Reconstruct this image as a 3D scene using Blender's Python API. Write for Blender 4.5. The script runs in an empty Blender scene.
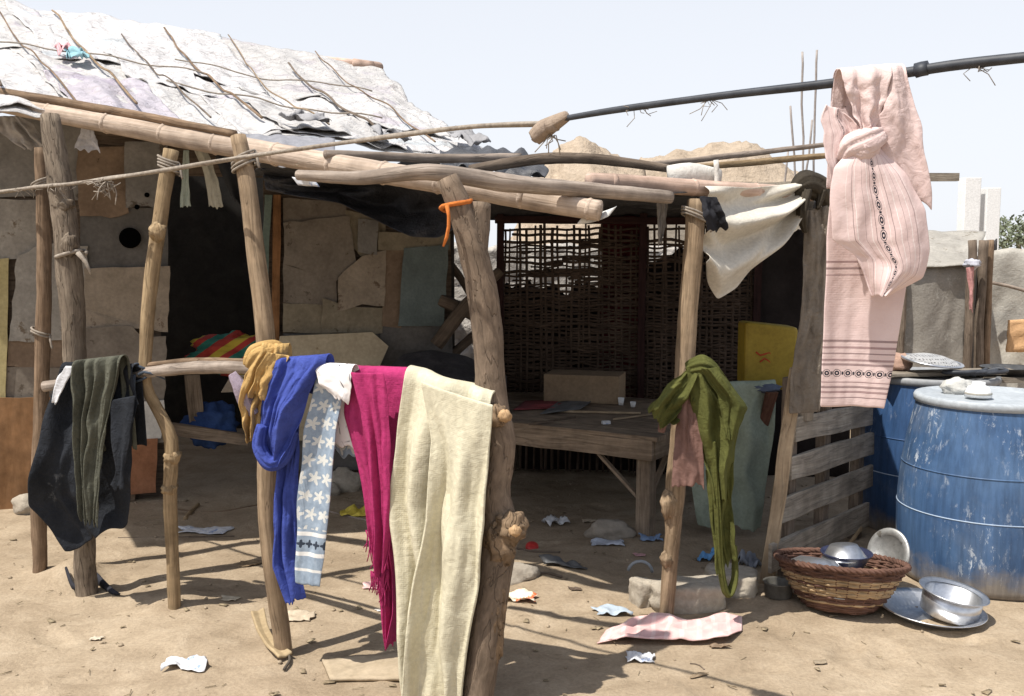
import bpy, math, random
from mathutils import Vector, Matrix, noise
R = math.radians
random.seed(11)
sc = bpy.context.scene
COL = sc.collection

# ------------------------------------------------------------------ camera
CAM = Vector((0, 0, 1.6)); F = 995.0; PITCH = R(5.3)
cd = bpy.data.cameras.new('camera'); cam = bpy.data.objects.new('camera', cd); COL.objects.link(cam)
cam.location = CAM; cam.rotation_euler = (R(90) - PITCH, 0, 0)
cd.sensor_width = 36; cd.lens = F / 1024 * 36; cd.clip_end = 2000; cd.clip_start = 0.05
sc.camera = cam

def ray(px, py):
    a = (px - 512) / F; b = (348 - py) / F
    return Vector((a, math.cos(PITCH) + b * math.sin(PITCH), -math.sin(PITCH) + b * math.cos(PITCH)))
def at(px, py, Y):
    d = ray(px, py); return CAM + d * (Y / d.y)
def onplane(px, py, p, n):
    d = ray(px, py); t = (p - CAM).dot(n) / d.dot(n); return CAM + d * t
def atz(px, py, z):
    d = ray(px, py); return CAM + d * ((z - CAM.z) / d.z)

MOUNDS = []          # (x, y, radius, height)
def gz(x, y):
    n = noise.noise(Vector((x * .55, y * .55, 3.1))) * .022 + noise.noise(Vector((x * 1.9, y * 1.9, 7.7))) * .012 + noise.noise(Vector((x * 3.6, y * 3.6, 4.2))) * .009 + noise.noise(Vector((x * 6, y * 6, 1.7))) * .004
    for mx, my, r, h in MOUNDS:
        d2 = ((x - mx) ** 2 + (y - my) ** 2) / (r * r)
        if d2 < 9: n += h * math.exp(-d2 * 1.6)
    for fx, fy_, ca, sa, dp_ in STEPS:
        ax = x - fx; ay = y - fy_
        if abs(ax) < .25 and abs(ay) < .25:
            l = (ax * ca + ay * sa) / .125; w_ = (-ax * sa + ay * ca) / .052; q = l * l + w_ * w_
            if q < 6: n -= dp_ * (math.exp(-q * q * .6) - .45 * math.exp(-(q - 1.9) ** 2 * 1.5))
    return n
STEPS = []
_r = random.Random(21)
for _k in range(70):
    _y = _r.uniform(3.0, 6.4); _x = _r.uniform(-.52, .52) * _y; _a = _r.choice((.3, .8, 2.2, -.5)) + _r.uniform(-.4, .4)
    STEPS.append((_x, _y, math.cos(_a), math.sin(_a), _r.uniform(.006, .014)))
def gnd(px, py):
    z = 0
    for _ in range(6):
        p = atz(px, py, z); z = gz(p.x, p.y)
    return Vector((p.x, p.y, z))
def _m(px, py, r, h):
    p = atz(px, py, 0); MOUNDS.append((p.x, p.y, r, h))
_m(76, 576, .15, .085); _m(175, 603, .16, .035); _m(38, 570, .12, .02); _m(283, 652, .12, .012); _m(745, 600, .3, .02)
_m(560, 575, .5, .03); _m(250, 470, .7, .05); _m(640, 530, .5, .03)

# ------------------------------------------------------------------ mesh builder
class MB:
    def __init__(s): s.v = []; s.f = []; s.uv = []
    def grid(s, fn, nu, nv, uvs=(1, 1), closed=False):
        b = len(s.v)
        for j in range(nv + 1):
            for i in range(nu + 1):
                s.v.append(Vector(fn(i / nu, j / nv)))
        for j in range(nv):
            for i in range(nu):
                a = b + j * (nu + 1) + i
                s.f.append((a, a + 1, a + nu + 2, a + nu + 1))
                q = lambda ii, jj: (ii / nu * uvs[0], jj / nv * uvs[1])
                s.uv.append((q(i, j), q(i + 1, j), q(i + 1, j + 1), q(i, j + 1)))
        return s
    def tube(s, pts, rad, seg=10, step=None, jit=0.0, seed=0, squash=1.0, crease=0.0, lump=0.0, smooth=True):
        """tube through points, radius list; jit: bent wobble, crease: lengthwise folds, lump: bark lumps"""
        pts = [Vector(p) for p in pts]
        if not hasattr(rad, '__len__'): rad = [rad] * len(pts)
        L = sum((pts[i + 1] - pts[i]).length for i in range(len(pts) - 1))
        n = max(2, int(L / (step or max(.03, L / 40))))
        if len(pts) > 2 or jit or lump or crease:
            P, Rr = resample(pts, rad, n, smooth)
        else: P, Rr = pts, list(rad)
        if jit:
            for i in range(len(P)):
                t = i / (len(P) - 1)
                P[i] = P[i] + Vector((noise.noise(Vector((t * L * 2.2, seed, 0))), noise.noise(Vector((t * L * 2.2, seed, 5))), noise.noise(Vector((t * L * 2.2, seed, 9))))) * jit
        T = []
        for i in range(len(P)):
            a = P[max(0, i - 1)]; c = P[min(len(P) - 1, i + 1)]
            T.append((c - a).normalized())
        ref = Vector((0, 0, 1)) if abs(T[0].z) < .9 else Vector((0, 1, 0))
        nrm = (ref - T[0] * ref.dot(T[0])).normalized()
        b = len(s.v); l = 0; ls = []
        for i in range(len(P)):
            if i: l += (P[i] - P[i - 1]).length
            ls.append(l)
            nrm = (nrm - T[i] * nrm.dot(T[i])).normalized(); bi = T[i].cross(nrm)
            for k in range(seg):
                a = 2 * math.pi * k / seg; r = Rr[i]
                if crease: r *= 1 + 1.5 * crease * noise.noise(Vector((math.cos(a) * 2.6, math.sin(a) * 2.6, l * 3 + seed * 7.3))) + crease * .6 * noise.noise(Vector((math.cos(a) * 6, math.sin(a) * 6, l * 4 + seed * 3.3)))
                if lump: r *= 1 + lump * noise.noise(Vector((math.cos(a) * 1.6, math.sin(a) * 1.6, l * 9 + seed * 5.1))) + lump * .5 * noise.noise(Vector((math.cos(a) * 4, math.sin(a) * 4, l * 22 + seed)))
                s.v.append(P[i] + nrm * (math.cos(a) * r) + bi * (math.sin(a) * r * squash))
        for i in range(len(P) - 1):
            c = 2 * math.pi * Rr[i]
            for k in range(seg):
                k2 = (k + 1) % seg; o = b + i * seg; o2 = o + seg
                s.f.append((o + k, o + k2, o2 + k2, o2 + k))
                s.uv.append(((k / seg * c, ls[i]), ((k + 1) / seg * c, ls[i]), ((k + 1) / seg * c, ls[i + 1]), (k / seg * c, ls[i + 1])))
        for i, flip in ((0, True), (len(P) - 1, False)):
            o = b + i * seg; ring = [o + k for k in range(seg)]
            ang = [2 * math.pi * k / seg for k in range(seg)]
            if flip: ring.reverse(); ang.reverse()
            s.f.append(tuple(ring)); s.uv.append(tuple((math.cos(a) * Rr[i], math.sin(a) * Rr[i]) for a in ang))
        return s
    def board(s, p0, p1, w, t, n=8, jit=.003, seed=0):
        """plank from p0 to p1; w and t are its full width and thickness vectors"""
        p0, p1, w, t = map(Vector, (p0, p1, w, t)); L = (p1 - p0).length
        rings = []
        b = len(s.v); wl, tl = w.length, t.length
        for i in range(n + 1):
            q = i / n; c = p0.lerp(p1, q)
            for (a, d) in ((-.5, -.5), (.5, -.5), (.5, .5), (-.5, .5)):
                j = noise.noise(Vector((q * L * 4, a * 3 + seed * 1.7, d * 3))) * jit
                j2 = noise.noise(Vector((q * L * 4, a * 3 + seed * 1.7, 9 + d * 3))) * jit * .6
                s.v.append(c + w * (a * (1 + 2 * j / wl)) + t * d + t.normalized() * j2)
        for i in range(n):
            o = b + i * 4; l0 = i / n * L; l1 = (i + 1) / n * L; u = 0
            for k in range(4):
                k2 = (k + 1) % 4; du = wl if k % 2 == 0 else tl
                s.f.append((o + k, o + 4 + k, o + 4 + k2, o + k2)); s.uv.append(((u, l0), (u, l1), (u + du, l1), (u + du, l0))); u += du
        s.f.append((b, b + 1, b + 2, b + 3)); s.uv.append(((0, 0), (wl, 0), (wl, tl), (0, tl)))
        o = b + n * 4
        s.f.append((o + 3, o + 2, o + 1, o)); s.uv.append(((0, 0), (wl, 0), (wl, tl), (0, tl)))
        return s
    def prism(s, pts, t, uvdir=None):
        """flat outline pts (in one plane) given the thickness vector t"""
        pts = [Vector(p) for p in pts]; t = Vector(t); n = len(pts); b = len(s.v)
        e = (uvdir or (pts[1] - pts[0])).normalized(); g = t.normalized().cross(e)
        q = [((p - pts[0]).dot(g), (p - pts[0]).dot(e)) for p in pts]
        s.v += pts + [p + t for p in pts]
        s.f.append(tuple(range(b + n - 1, b - 1, -1))); s.uv.append(tuple(reversed(q)))
        s.f.append(tuple(range(b + n, b + 2 * n))); s.uv.append(tuple(q))
        tl = t.length
        for i in range(n):
            j = (i + 1) % n
            s.f.append((b + i, b + j, b + n + j, b + n + i)); s.uv.append((q[i], q[j], (q[j][0] + tl, q[j][1]), (q[i][0] + tl, q[i][1])))
        return s
    def lathe(s, prof, c, seg=32, mat=None, close=True):
        """profile [(r, z)] turned about the z axis, then placed by mat/c"""
        c = Vector(c); b = len(s.v); M = mat or Matrix.Identity(3); l = 0
        for i, (r, z) in enumerate(prof):
            for k in range(seg):
                a = 2 * math.pi * k / seg; s.v.append(c + M @ Vector((math.cos(a) * r, math.sin(a) * r, z)))
        for i in range(len(prof) - 1):
            d = math.hypot(prof[i + 1][0] - prof[i][0], prof[i + 1][1] - prof[i][1]); rm = max(prof[i][0], prof[i + 1][0])
            for k in range(seg):
                k2 = (k + 1) % seg; o = b + i * seg
                s.f.append((o + k, o + k2, o + seg + k2, o + seg + k))
                u0, u1 = k / seg * 6.28 * rm, (k + 1) / seg * 6.28 * rm
                s.uv.append(((u0, l), (u1, l), (u1, l + d), (u0, l + d)))
            l += d
        if close:
            for i, rev in ((0, True), (len(prof) - 1, False)):
                if prof[i][0] > 1e-4:
                    ring = [b + i * seg + k for k in range(seg)]
                    if rev: ring.reverse()
                    s.f.append(tuple(ring)); s.uv.append(tuple((s.v[x].x, s.v[x].y) for x in ring))
        return s
    def blob(s, c, r, seed=0, amp=.25, freq=1.5, nu=18, nv=12, rot=0, flat=None):
        c = Vector(c); b = len(s.v); ca, sa = math.cos(rot), math.sin(rot)
        for j in range(nv + 1):
            th = math.pi * j / nv
            for i in range(nu):
                ph = 2 * math.pi * i / nu
                d = Vector((math.sin(th) * math.cos(ph), math.sin(th) * math.sin(ph), math.cos(th)))
                k = 1 + amp * noise.noise(d * freq + Vector((seed * 3.7, seed, 0))) + amp * .4 * noise.noise(d * freq * 3 + Vector((seed, 0, seed)))
                p = Vector((d.x * r[0] * k, d.y * r[1] * k, d.z * r[2] * k))
                if flat: p.z = max(p.z, -r[2] * flat)
                s.v.append(c + Vector((p.x * ca - p.y * sa, p.x * sa + p.y * ca, p.z)))
        for j in range(nv):
            for i in range(nu):
                i2 = (i + 1) % nu; o = b + j * nu
                s.f.append((o + i, o + nu + i, o + nu + i2, o + i2))
                s.uv.append(((i / nu * r[0] * 6, j / nv * r[2] * 3), (i / nu * r[0] * 6, (j + 1) / nv * r[2] * 3), ((i + 1) / nu * r[0] * 6, (j + 1) / nv * r[2] * 3), ((i + 1) / nu * r[0] * 6, j / nv * r[2] * 3)))
        return s

def resample(pts, rad, n, smooth=True):
    m = len(pts); P = []; Q = []
    seg = [(pts[i + 1] - pts[i]).length for i in range(m - 1)]; tot = sum(seg)
    for k in range(n + 1):
        d = tot * k / n; i = 0
        while i < m - 2 and d > seg[i]: d -= seg[i]; i += 1
        t = min(1, d / max(seg[i], 1e-6))
        p0 = pts[max(0, i - 1)]; p1 = pts[i]; p2 = pts[i + 1]; p3 = pts[min(m - 1, i + 2)]
        if smooth and m > 2:
            P.append(.5 * ((2 * p1) + (p2 - p0) * t + (2 * p0 - 5 * p1 + 4 * p2 - p3) * t * t + (3 * p1 - p0 - 3 * p2 + p3) * t ** 3))
        else: P.append(p1.lerp(p2, t))
        Q.append(rad[i] + (rad[i + 1] - rad[i]) * t)
    return P, Q

def build(name, mb, mat, parent=None, label=None, cat=None, group=None, kind=None, smooth=True, solid=0, sub=0, bevel=0, origin=None):
    me = bpy.data.meshes.new(name)
    if parent is not None: o0 = parent['_w'] if '_w' in parent else (0, 0, 0); off = Vector(o0)
    elif origin is not None: off = Vector(origin)
    else:
        xs = [v.x for v in mb.v]; ys = [v.y for v in mb.v]; zs = [v.z for v in mb.v]
        off = Vector(((min(xs) + max(xs)) / 2, (min(ys) + max(ys)) / 2, min(zs)))
    me.from_pydata([v - off for v in mb.v], [], mb.f)
    uvl = me.uv_layers.new(name='UVMap')
    i = 0
    for fuv in mb.uv:
        for c in fuv: uvl.data[i].uv = c; i += 1
    if smooth: me.polygons.foreach_set('use_smooth', [True] * len(me.polygons))
    me.materials.append(mat); me.update()
    ob = bpy.data.objects.new(name, me); COL.objects.link(ob)
    if parent is not None: ob.parent = parent; WORLD[ob] = off
    else: ob.location = off
    ob['_w'] = off
    if solid: md = ob.modifiers.new('thickness', 'SOLIDIFY'); md.thickness = solid; md.offset = 0
    if sub: md = ob.modifiers.new('smooth', 'SUBSURF'); md.levels = sub; md.render_levels = sub
    if bevel: md = ob.modifiers.new('bevel', 'BEVEL'); md.width = bevel; md.segments = 2; md.limit_method = 'ANGLE'
    tag(ob, label, cat, group, kind)
    return ob
WORLD = {}
def tag(o, label=None, cat=None, group=None, kind=None):
    if label: o['label'] = label
    if cat: o['category'] = cat
    if group: o['group'] = group
    if kind: o['kind'] = kind
    return o
def thing(name, loc, label, cat, group=None):
    o = bpy.data.objects.new(name, None); COL.objects.link(o); o.location = Vector(loc); o['_w'] = Vector(loc)
    o.empty_display_size = .1
    return tag(o, label, cat, group)

# ------------------------------------------------------------------ materials
class NT:
    def __init__(s, name):
        s.m = bpy.data.materials.new(name); s.m.use_nodes = True; s.t = s.m.node_tree
        s.b = s.t.nodes['Principled BSDF']
    def n(s, typ, **k):
        x = s.t.nodes.new(typ)
        for a, v in k.items():
            if a.startswith('i_'):
                key = a[2:]; key = int(key) if key.isdigit() else key.replace('_', ' ')
                x.inputs[key].default_value = v
            else: setattr(x, a, v)
        return x
    def l(s, a, b): s.t.links.new(a, b)
    def coord(s, kind, scale=(1, 1, 1), rot=(0, 0, 0)):
        tc = s.n('ShaderNodeTexCoord'); mp = s.n('ShaderNodeMapping'); mp.inputs['Scale'].default_value = scale; mp.inputs['Rotation'].default_value = rot
        s.l(tc.outputs[kind], mp.inputs['Vector']); return mp.outputs[0]
    def noise(s, vec, scale, detail=6, rough=.6, dist=0):
        x = s.n('ShaderNodeTexNoise'); x.inputs['Scale'].default_value = scale; x.inputs['Detail'].default_value = detail; x.inputs['Roughness'].default_value = rough; x.inputs['Distortion'].default_value = dist
        s.l(vec, x.inputs['Vector']); return x.outputs['Fac']
    def ramp(s, fac, stops, interp='LINEAR'):
        x = s.n('ShaderNodeValToRGB'); x.color_ramp.interpolation = interp; e = x.color_ramp.elements
        while len(e) < len(stops): e.new(.5)
        for k, (p, c) in enumerate(stops):
            e[k].position = p; e[k].color = (c[0], c[1], c[2], 1) if hasattr(c, '__len__') else (c, c, c, 1)
        s.l(fac, x.inputs['Fac']); return x.outputs['Color']
    def mix(s, fac, a, b, blend='MIX'):
        x = s.n('ShaderNodeMix', data_type='RGBA', blend_type=blend)
        for sock, v in ((x.inputs[0], fac), (x.inputs[6], a), (x.inputs[7], b)):
            if hasattr(v, 'is_output'): s.l(v, sock)
            elif hasattr(v, '__len__'): sock.default_value = (v[0], v[1], v[2], 1)
            else: sock.default_value = v
        return x.outputs[2]
    def math(s, op, a, b=None, c=None):
        x = s.n('ShaderNodeMath', operation=op)
        for k, v in enumerate((a, b, c)):
            if v is None: continue
            if hasattr(v, 'is_output'): s.l(v, x.inputs[k])
            else: x.inputs[k].default_value = v
        return x.outputs[0]
    def bump(s, h, strength=.4, dist=.01, prev=None):
        x = s.n('ShaderNodeBump'); x.inputs['Strength'].default_value = strength; x.inputs['Distance'].default_value = dist
        s.l(h, x.inputs['Height'])
        if prev: s.l(prev, x.inputs['Normal'])
        return x.outputs['Normal']
    def done(s, col, normal=None, rough=.85, metal=0, spec=.3):
        if hasattr(col, 'is_output'): s.l(col, s.b.inputs['Base Color'])
        else: s.b.inputs['Base Color'].default_value = (*col, 1)
        if normal: s.l(normal, s.b.inputs['Normal'])
        if hasattr(rough, 'is_output'): s.l(rough, s.b.inputs['Roughness'])
        else: s.b.inputs['Roughness'].default_value = rough
        s.b.inputs['Metallic'].default_value = metal
        s.b.inputs['Specular IOR Level'].default_value = spec
        return s.m

def wood(name, dark, light, along=5, across=90, bump=.5, grey=None, crack=True, knots=0):
    t = NT(name); uv = t.coord('UV', (across, along, 1))
    n1 = t.noise(uv, 1, 8, .65, .6)
    ob = t.coord('Object'); n2 = t.noise(ob, 3.2, 5, .6); n3 = t.noise(ob, 14, 4, .6)
    c = t.ramp(n1, [(.28, dark), (.72, light)])
    c = t.mix(1, c, t.ramp(n2, [(.3, (.62, .60, .58)), (.7, (1.18, 1.16, 1.14))]), 'MULTIPLY')
    c = t.mix(1, c, t.ramp(n3, [(.25, .75), (.6, 1.08)]), 'MULTIPLY')
    if grey: c = t.mix(t.ramp(n2, [(.42, 0), (.62, 1)]), c, t.mix(1, c, grey, 'MIX') if False else t.mix(.6, c, grey))
    h = n1
    if crack:
        uv2 = t.coord('UV', (across * .45, along * .35, 1)); n4 = t.noise(uv2, 1, 3, .5, .4)
        cr = t.ramp(n4, [(.488, 1), (.5, .35), (.512, 1)]); c = t.mix(.45, c, t.mix(1, c, cr, 'MULTIPLY'))
        h = t.math('ADD', n1, cr)
    return t.done(c, t.bump(h, bump, .008), .9, spec=.2)

def fabric(name, col, dark=None, fold=.0, weave=900, stain=None, stain_at=.62, sheen=0, coarse=.35, rough=.95, var=.22):
    t = NT(name); uv = t.coord('UV', (1, 1, 1)); ob = t.coord('Object')
    n = t.noise(ob, 5, 6, .6); n2 = t.noise(ob, 60, 3, .6)
    d = dark or tuple(x * (1 - var) for x in col)
    c = t.ramp(n, [(.3, d), (.68, col)])
    c = t.mix(1, c, t.ramp(n2, [(.3, .86), (.7, 1.06)]), 'MULTIPLY')
    if stain:
        c = t.mix(t.ramp(t.noise(ob, 7.5, 6, .7), [(stain_at, 0), (stain_at + .1, 1)]), c, stain)
    w = t.n('ShaderNodeTexWave', wave_type='BANDS', bands_direction='X'); w.inputs['Scale'].default_value = weave / 20; w.inputs['Distortion'].default_value = 1.5
    w2 = t.n('ShaderNodeTexWave', wave_type='BANDS', bands_direction='Y'); w2.inputs['Scale'].default_value = weave / 20; w2.inputs['Distortion'].default_value = 1.5
    t.l(uv, w.inputs[0]); t.l(uv, w2.inputs[0])
    wv = t.math('ADD', w.outputs['Fac'], w2.outputs['Fac'])
    wr = t.noise(ob, 26, 5, .6, 1.2)
    rd = t.noise(ob, 9, 3, .5, .7); rd = t.math('ABSOLUTE', t.math('SUBTRACT', rd, .5))
    nm = t.bump(rd, .15, .05); nm = t.bump(wr, coarse * 1.15, .012, nm); nm = t.bump(wv, .12, .0015, nm)
    return t.done(c, nm, rough, spec=.15)

def plain(name, c0, c1, scale=6, rough=.85, bump=.25, dist=.006, metal=0, spec=.3, stretch=(1, 1, 1), spots=None, fine=45, coord='Object'):
    t = NT(name); ob = t.coord(coord, stretch); n = t.noise(ob, scale, 7, .62, .3); nf = t.noise(ob, fine, 4, .6)
    c = t.ramp(n, [(.3, c0), (.7, c1)]); c = t.mix(1, c, t.ramp(nf, [(.3, .82), (.7, 1.08)]), 'MULTIPLY')
    if spots:
        col, th, s = spots; c = t.mix(t.ramp(t.noise(ob, s, 6, .7), [(th, 0), (th + .05, 1)]), c, col)
    return t.done(c, t.bump(t.math('ADD', n, t.math('MULTIPLY', nf, .5)), bump, dist), rough, metal, spec)

# ground: dry sandy dirt
def mat_ground():
    t = NT('dirt'); ob = t.coord('Object')
    big = t.noise(ob, .9, 6, .6); mid = t.noise(ob, 6, 8, .65, .4); fine = t.noise(ob, 70, 5, .7); gr = t.noise(ob, 260, 2, .5)
    c = t.ramp(mid, [(.28, (.275, .213, .145)), (.5, (.36, .285, .20)), (.72, (.425, .345, .25))])
    c = t.mix(1, c, t.ramp(big, [(.32, (.76, .73, .70)), (.66, (1.1, 1.1, 1.1))]), 'MULTIPLY')
    c = t.mix(1, c, t.ramp(fine, [(.3, .80), (.62, 1.08)]), 'MULTIPLY')
    sp = t.ramp(t.noise(ob, 38, 3, .8), [(.68, 0), (.74, 1)]); c = t.mix(t.math('MULTIPLY', sp, .6), c, (.16, .115, .075))
    sp2 = t.ramp(t.noise(ob, 31, 4, .8, .5), [(.69, 0), (.73, 1)]); c = t.mix(t.math('MULTIPLY', sp2, .5), c, (.55, .47, .36))
    vo = t.n('ShaderNodeTexVoronoi'); vo.inputs['Scale'].default_value = 42; t.l(ob, vo.inputs['Vector'])
    peb = t.ramp(vo.outputs['Distance'], [(.08, 1), (.22, 0)])
    nm = t.bump(mid, .55, .03); nm = t.bump(fine, .55, .006, nm); nm = t.bump(gr, .35, .002, nm); nm = t.bump(peb, .2, .004, nm)
    return t.done(c, nm, .95, spec=.12)

M = {}
M['dirt'] = mat_ground()
M['bark_grey'] = wood('grey_bark', (.105, .08, .06), (.28, .23, .175), 9, 55, .9)
M['bark_fork'] = wood('forked_trunk_bark', (.115, .086, .064), (.27, .205, .15), 12, 45, .7)
M['bark_knot'] = wood('knotty_bark', (.10, .068, .044), (.33, .235, .15), 22, 30, 1.0)
M['cut_wood'] = wood('cut_wood', (.34, .21, .11), (.55, .38, .22), 20, 60, .5)
M['pole_tan'] = wood('peeled_tan_wood', (.165, .115, .07), (.40, .30, .20), 4, 60, .5)
M['pole_straw'] = wood('straw_coloured_wood', (.19, .13, .072), (.42, .315, .19), 4, 60, .45)
M['pole_brown'] = wood('brown_weathered_wood', (.13, .085, .053), (.30, .215, .145), 5, 60, .6)
M['bamboo_pink'] = wood('pinkish_bamboo', (.42, .29, .225), (.62, .48, .40), 2.5, 70, .3, crack=False)
M['bamboo'] = wood('pale_bamboo', (.34, .26, .195), (.60, .50, .415), 2.5, 70, .35)
M['pole_grey'] = wood('grey_pole_wood', (.19, .15, .12), (.45, .385, .33), 3, 60, .5)
M['stick_dark'] = wood('dark_stick_wood', (.09, .068, .052), (.25, .20, .155), 6, 60, .6)
M['plank_grey'] = wood('weathered_grey_plank', (.17, .145, .115), (.38, .335, .275), 3, 55, .6)
M['slat_wood'] = wood('grey_tan_slat_wood', (.21, .18, .145), (.45, .40, .33), 3, 55, .6)
M['plank_tan'] = wood('tan_plank', (.30, .22, .14), (.52, .41, .28), 3, 55, .5)
M['plank_dark'] = wood('dark_plank', (.07, .052, .04), (.18, .14, .105), 3, 55, .6)
M['table_wood'] = wood('brown_table_wood', (.14, .105, .075), (.36, .285, .21), 3, 50, .6)
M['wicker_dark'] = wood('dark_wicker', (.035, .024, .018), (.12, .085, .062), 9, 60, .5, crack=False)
M['wicker_red'] = wood('reddish_brown_wicker', (.075, .042, .032), (.20, .11, .08), 9, 60, .5, crack=False)
M['wicker_pale'] = wood('pale_wicker', (.30, .20, .105), (.54, .40, .245), 9, 60, .5, crack=False)
M['black_room'] = plain('shade_dark_room', (.022, .020, .018), (.05, .045, .04))  # near-black colour carries the shade of the interior
M['metal'] = plain('dented_aluminium', (.52, .53, .55), (.72, .73, .75), 9, .32, .12, .004, .9, .5)
M['metal_dull'] = plain('dull_aluminium', (.36, .36, .34), (.58, .57, .54), 14, .5, .2, .004, .75, .5, spots=((.22, .20, .17), .6, 18))
M['metal_dark'] = plain('sooty_pan', (.03, .03, .03), (.10, .10, .10), 10, .55, .2, .004, .3, .4)
M['stone'] = plain('rubble_stone', (.24, .205, .165), (.44, .39, .32), 5, .95, .7, .02, fine=30)
M['stone_pale'] = plain('pale_concrete', (.31, .265, .21), (.46, .41, .33), 5, .95, .7, .015, fine=40)
M['white_plaster'] = plain('white_painted_concrete', (.74, .74, .73), (.84, .84, .83), 2, .8, .1)
M['rope'] = plain('fibre_rope', (.20, .165, .135), (.38, .33, .27), 60, .95, .5, .002)
M['hose'] = plain('black_rubber_hose', (.018, .02, .026), (.05, .055, .065), 20, .55, .2, .003, 0, .4)
M['orange'] = fabric('orange_plastic_strip', (.62, .19, .045))
M['paper'] = plain('white_paper', (.52, .52, .53), (.74, .75, .77), 20, .8, .4, .004, spots=((.26, .33, .50), .57, 22))
M['paper_colour'] = plain('printed_wrapper', (.70, .60, .40), (.84, .78, .66), 14, .5, .4, .004, spots=((.70, .16, .06), .55, 19))
M['cardboard'] = plain('brown_cardboard', (.21, .15, .095), (.31, .225, .145), 4, .95, .2)

# ------------------------------------------------------------------ poles and posts
def pole(name, pts, rad, mat, label, cat, group, seg=12, jit=.012, lump=.13, seed=1, parent=None, knots=(), caps=None, origin=None):
    mb = MB(); mb.tube(pts, rad, seg, None, jit, seed, 1, 0, lump)
    for c, r in knots: mb.blob(c, r, seed + 3, .45, 2.2)
    return build(name, mb, mat, parent, label, cat, group, origin=origin)
def pxs(lst): return [at(*q) for q in lst]
def sunk(px, py, d=.12):
    p = gnd(px, py); return p, p - Vector((0, 0, d))

GP = 'wooden posts holding up the shade frame'
# A1 thin post at far left
g, gd = sunk(38, 571); yA = g.y
pole('wooden_post', [at(41, 148, yA + .02), at(44, 240, yA), at(43, 330, yA), at(40, 470, yA), g, gd], [.030, .034, .036, .036, .035, .034], M['pole_brown'],
     'thin brown pole standing at the far left beside a thicker grey post', 'post', GP, seed=2)
# A2 thick post with a mound
g, gd = sunk(86, 578); yB = g.y; MOUNDS
A2 = thing('wooden_post', g, 'thick grey barked post with a rag tie, standing in a little dirt mound', 'post', GP)
pole('trunk', [at(50, 116, yB + .1), at(57, 170, yB + .05), at(66, 230, yB + .02), at(72, 300, yB), at(75, 380, yB), at(82, 480, yB), g, gd], [.044, .05, .056, .056, .05, .048, .05, .05], M['bark_grey'],
     None, None, None, 14, .006, .14, 4, A2, [(at(69, 245, yB - .04), (.035, .03, .05)), (at(63, 205, yB), (.05, .03, .03))])
mb = MB(); c = at(71, 254, yB); mb.tube([c + Vector((math.cos(a) * .066, math.sin(a) * .066, .016 * math.sin(a * 1.3))) for a in [k * .42 for k in range(15)]], .009, 6, None, .004, 3)
mb.tube([at(78, 253, yB - .06), at(86, 263, yB - .075), at(91, 275, yB - .07)], [.013, .010, .004], 6, None, .003, 3)
build('rag_tie', mb, M['rope'], A2)
zz = lambda px, py, h: gnd(px, py) + Vector((0, 0, h))
mb = MB(); mb.tube([zz(66, 572, .035), zz(74, 576, .04), zz(86, 580, .045), zz(94, 580, .03), zz(102, 587, .02), zz(112, 594, .014), zz(120, 596, .008)], [.008, .016, .020, .020, .017, .014, .006], 14, None, .004, 2, .6, .3)
build('shoe_strap', mb, plain('black_rubber', (.012, .012, .016), (.035, .035, .045)), A2)
# B bent post
g, gd = sunk(175, 605); yC = g.y
pole('wooden_post', [at(171, 150, yC + .12), at(160, 220, yC + .08), at(150, 290, yC + .06), at(145, 362, yC + .04), at(147, 390, yC + .03), at(160, 415, yC + .02), at(171, 440, yC), at(171, 470, yC), at(170, 500, yC), g, gd],
     [.034, .033, .031, .028, .024, .027, .031, .031, .03, .029, .028], M['pole_straw'],
     'crooked straw coloured branch post bending below the clothes rail left of the doorway', 'post', GP, 12, .004, .12, 6, None,
     [(at(172, 457, yC - .008), (.036, .036, .034)), (at(169, 489, yC - .006), (.034, .034, .03)), (at(157, 232, yC), (.035, .03, .04))])
# C straight post
g, gd = sunk(283, 652); yD = g.y
pole('wooden_post', [at(238, 136, yD + .2), at(247, 180, yD + .17), at(254, 240, yD + .12), at(264, 320, yD + .08), at(267, 400, yD + .05), at(268, 520, yD), g, gd],
     [.031, .036, .036, .038, .038, .036, .035, .035], M['pole_tan'], 'smooth tan post wrapped by the mustard cloth, right of the doorway', 'post', GP, 14, .004, .06, 8)
# D forked trunk
yE = 3.42
D = thing('forked_post', (atz(478, 705, 0).x, yE, 0), 'thick forked grey tree trunk post beside the cream blanket, with swollen knots', 'post', GP)
pole('trunk', [at(447, 178, yE + .05), at(462, 215, yE + .05), at(482, 290, yE + .06), at(489, 350, yE + .06), at(493, 410, yE + .05), at(500, 440, yE + .04), at(494, 490, yE + .03), at(500, 530, yE + .02), at(490, 600, yE), at(478, 690, yE - .02), at(474, 730, yE - .02)],
     [.036, .047, .055, .053, .054, .058, .054, .066, .062, .058, .056], M['bark_fork'], None, None, None, 18, .006, .12, 12, D)
mb = MB(); mb.tube([at(476, 265, yE + .05), at(476, 235, yE + .06), at(477, 204, yE + .08)], [.04, .046, .045], 14, None, .004, 5, 1, 0, .1)
build('fork_branch', mb, M['bark_fork'], D)
for q in ((at(510, 527, yE - .02), (.062, .055, .058), 3, .30, 2.2, 36, 26), (at(500, 545, yE - .03), (.052, .04, .085), 8, .32, 2.4, 36, 26), (at(494, 605, yE - .03), (.04, .028, .19), 9, .4, 2.0, 30, 30), (at(496, 415, yE + .0), (.042, .05, .042), 5, .3, 2.2)):
    mb = MB(); mb.blob(*q); build('bark_burl', mb, M['bark_knot'], D)
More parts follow.
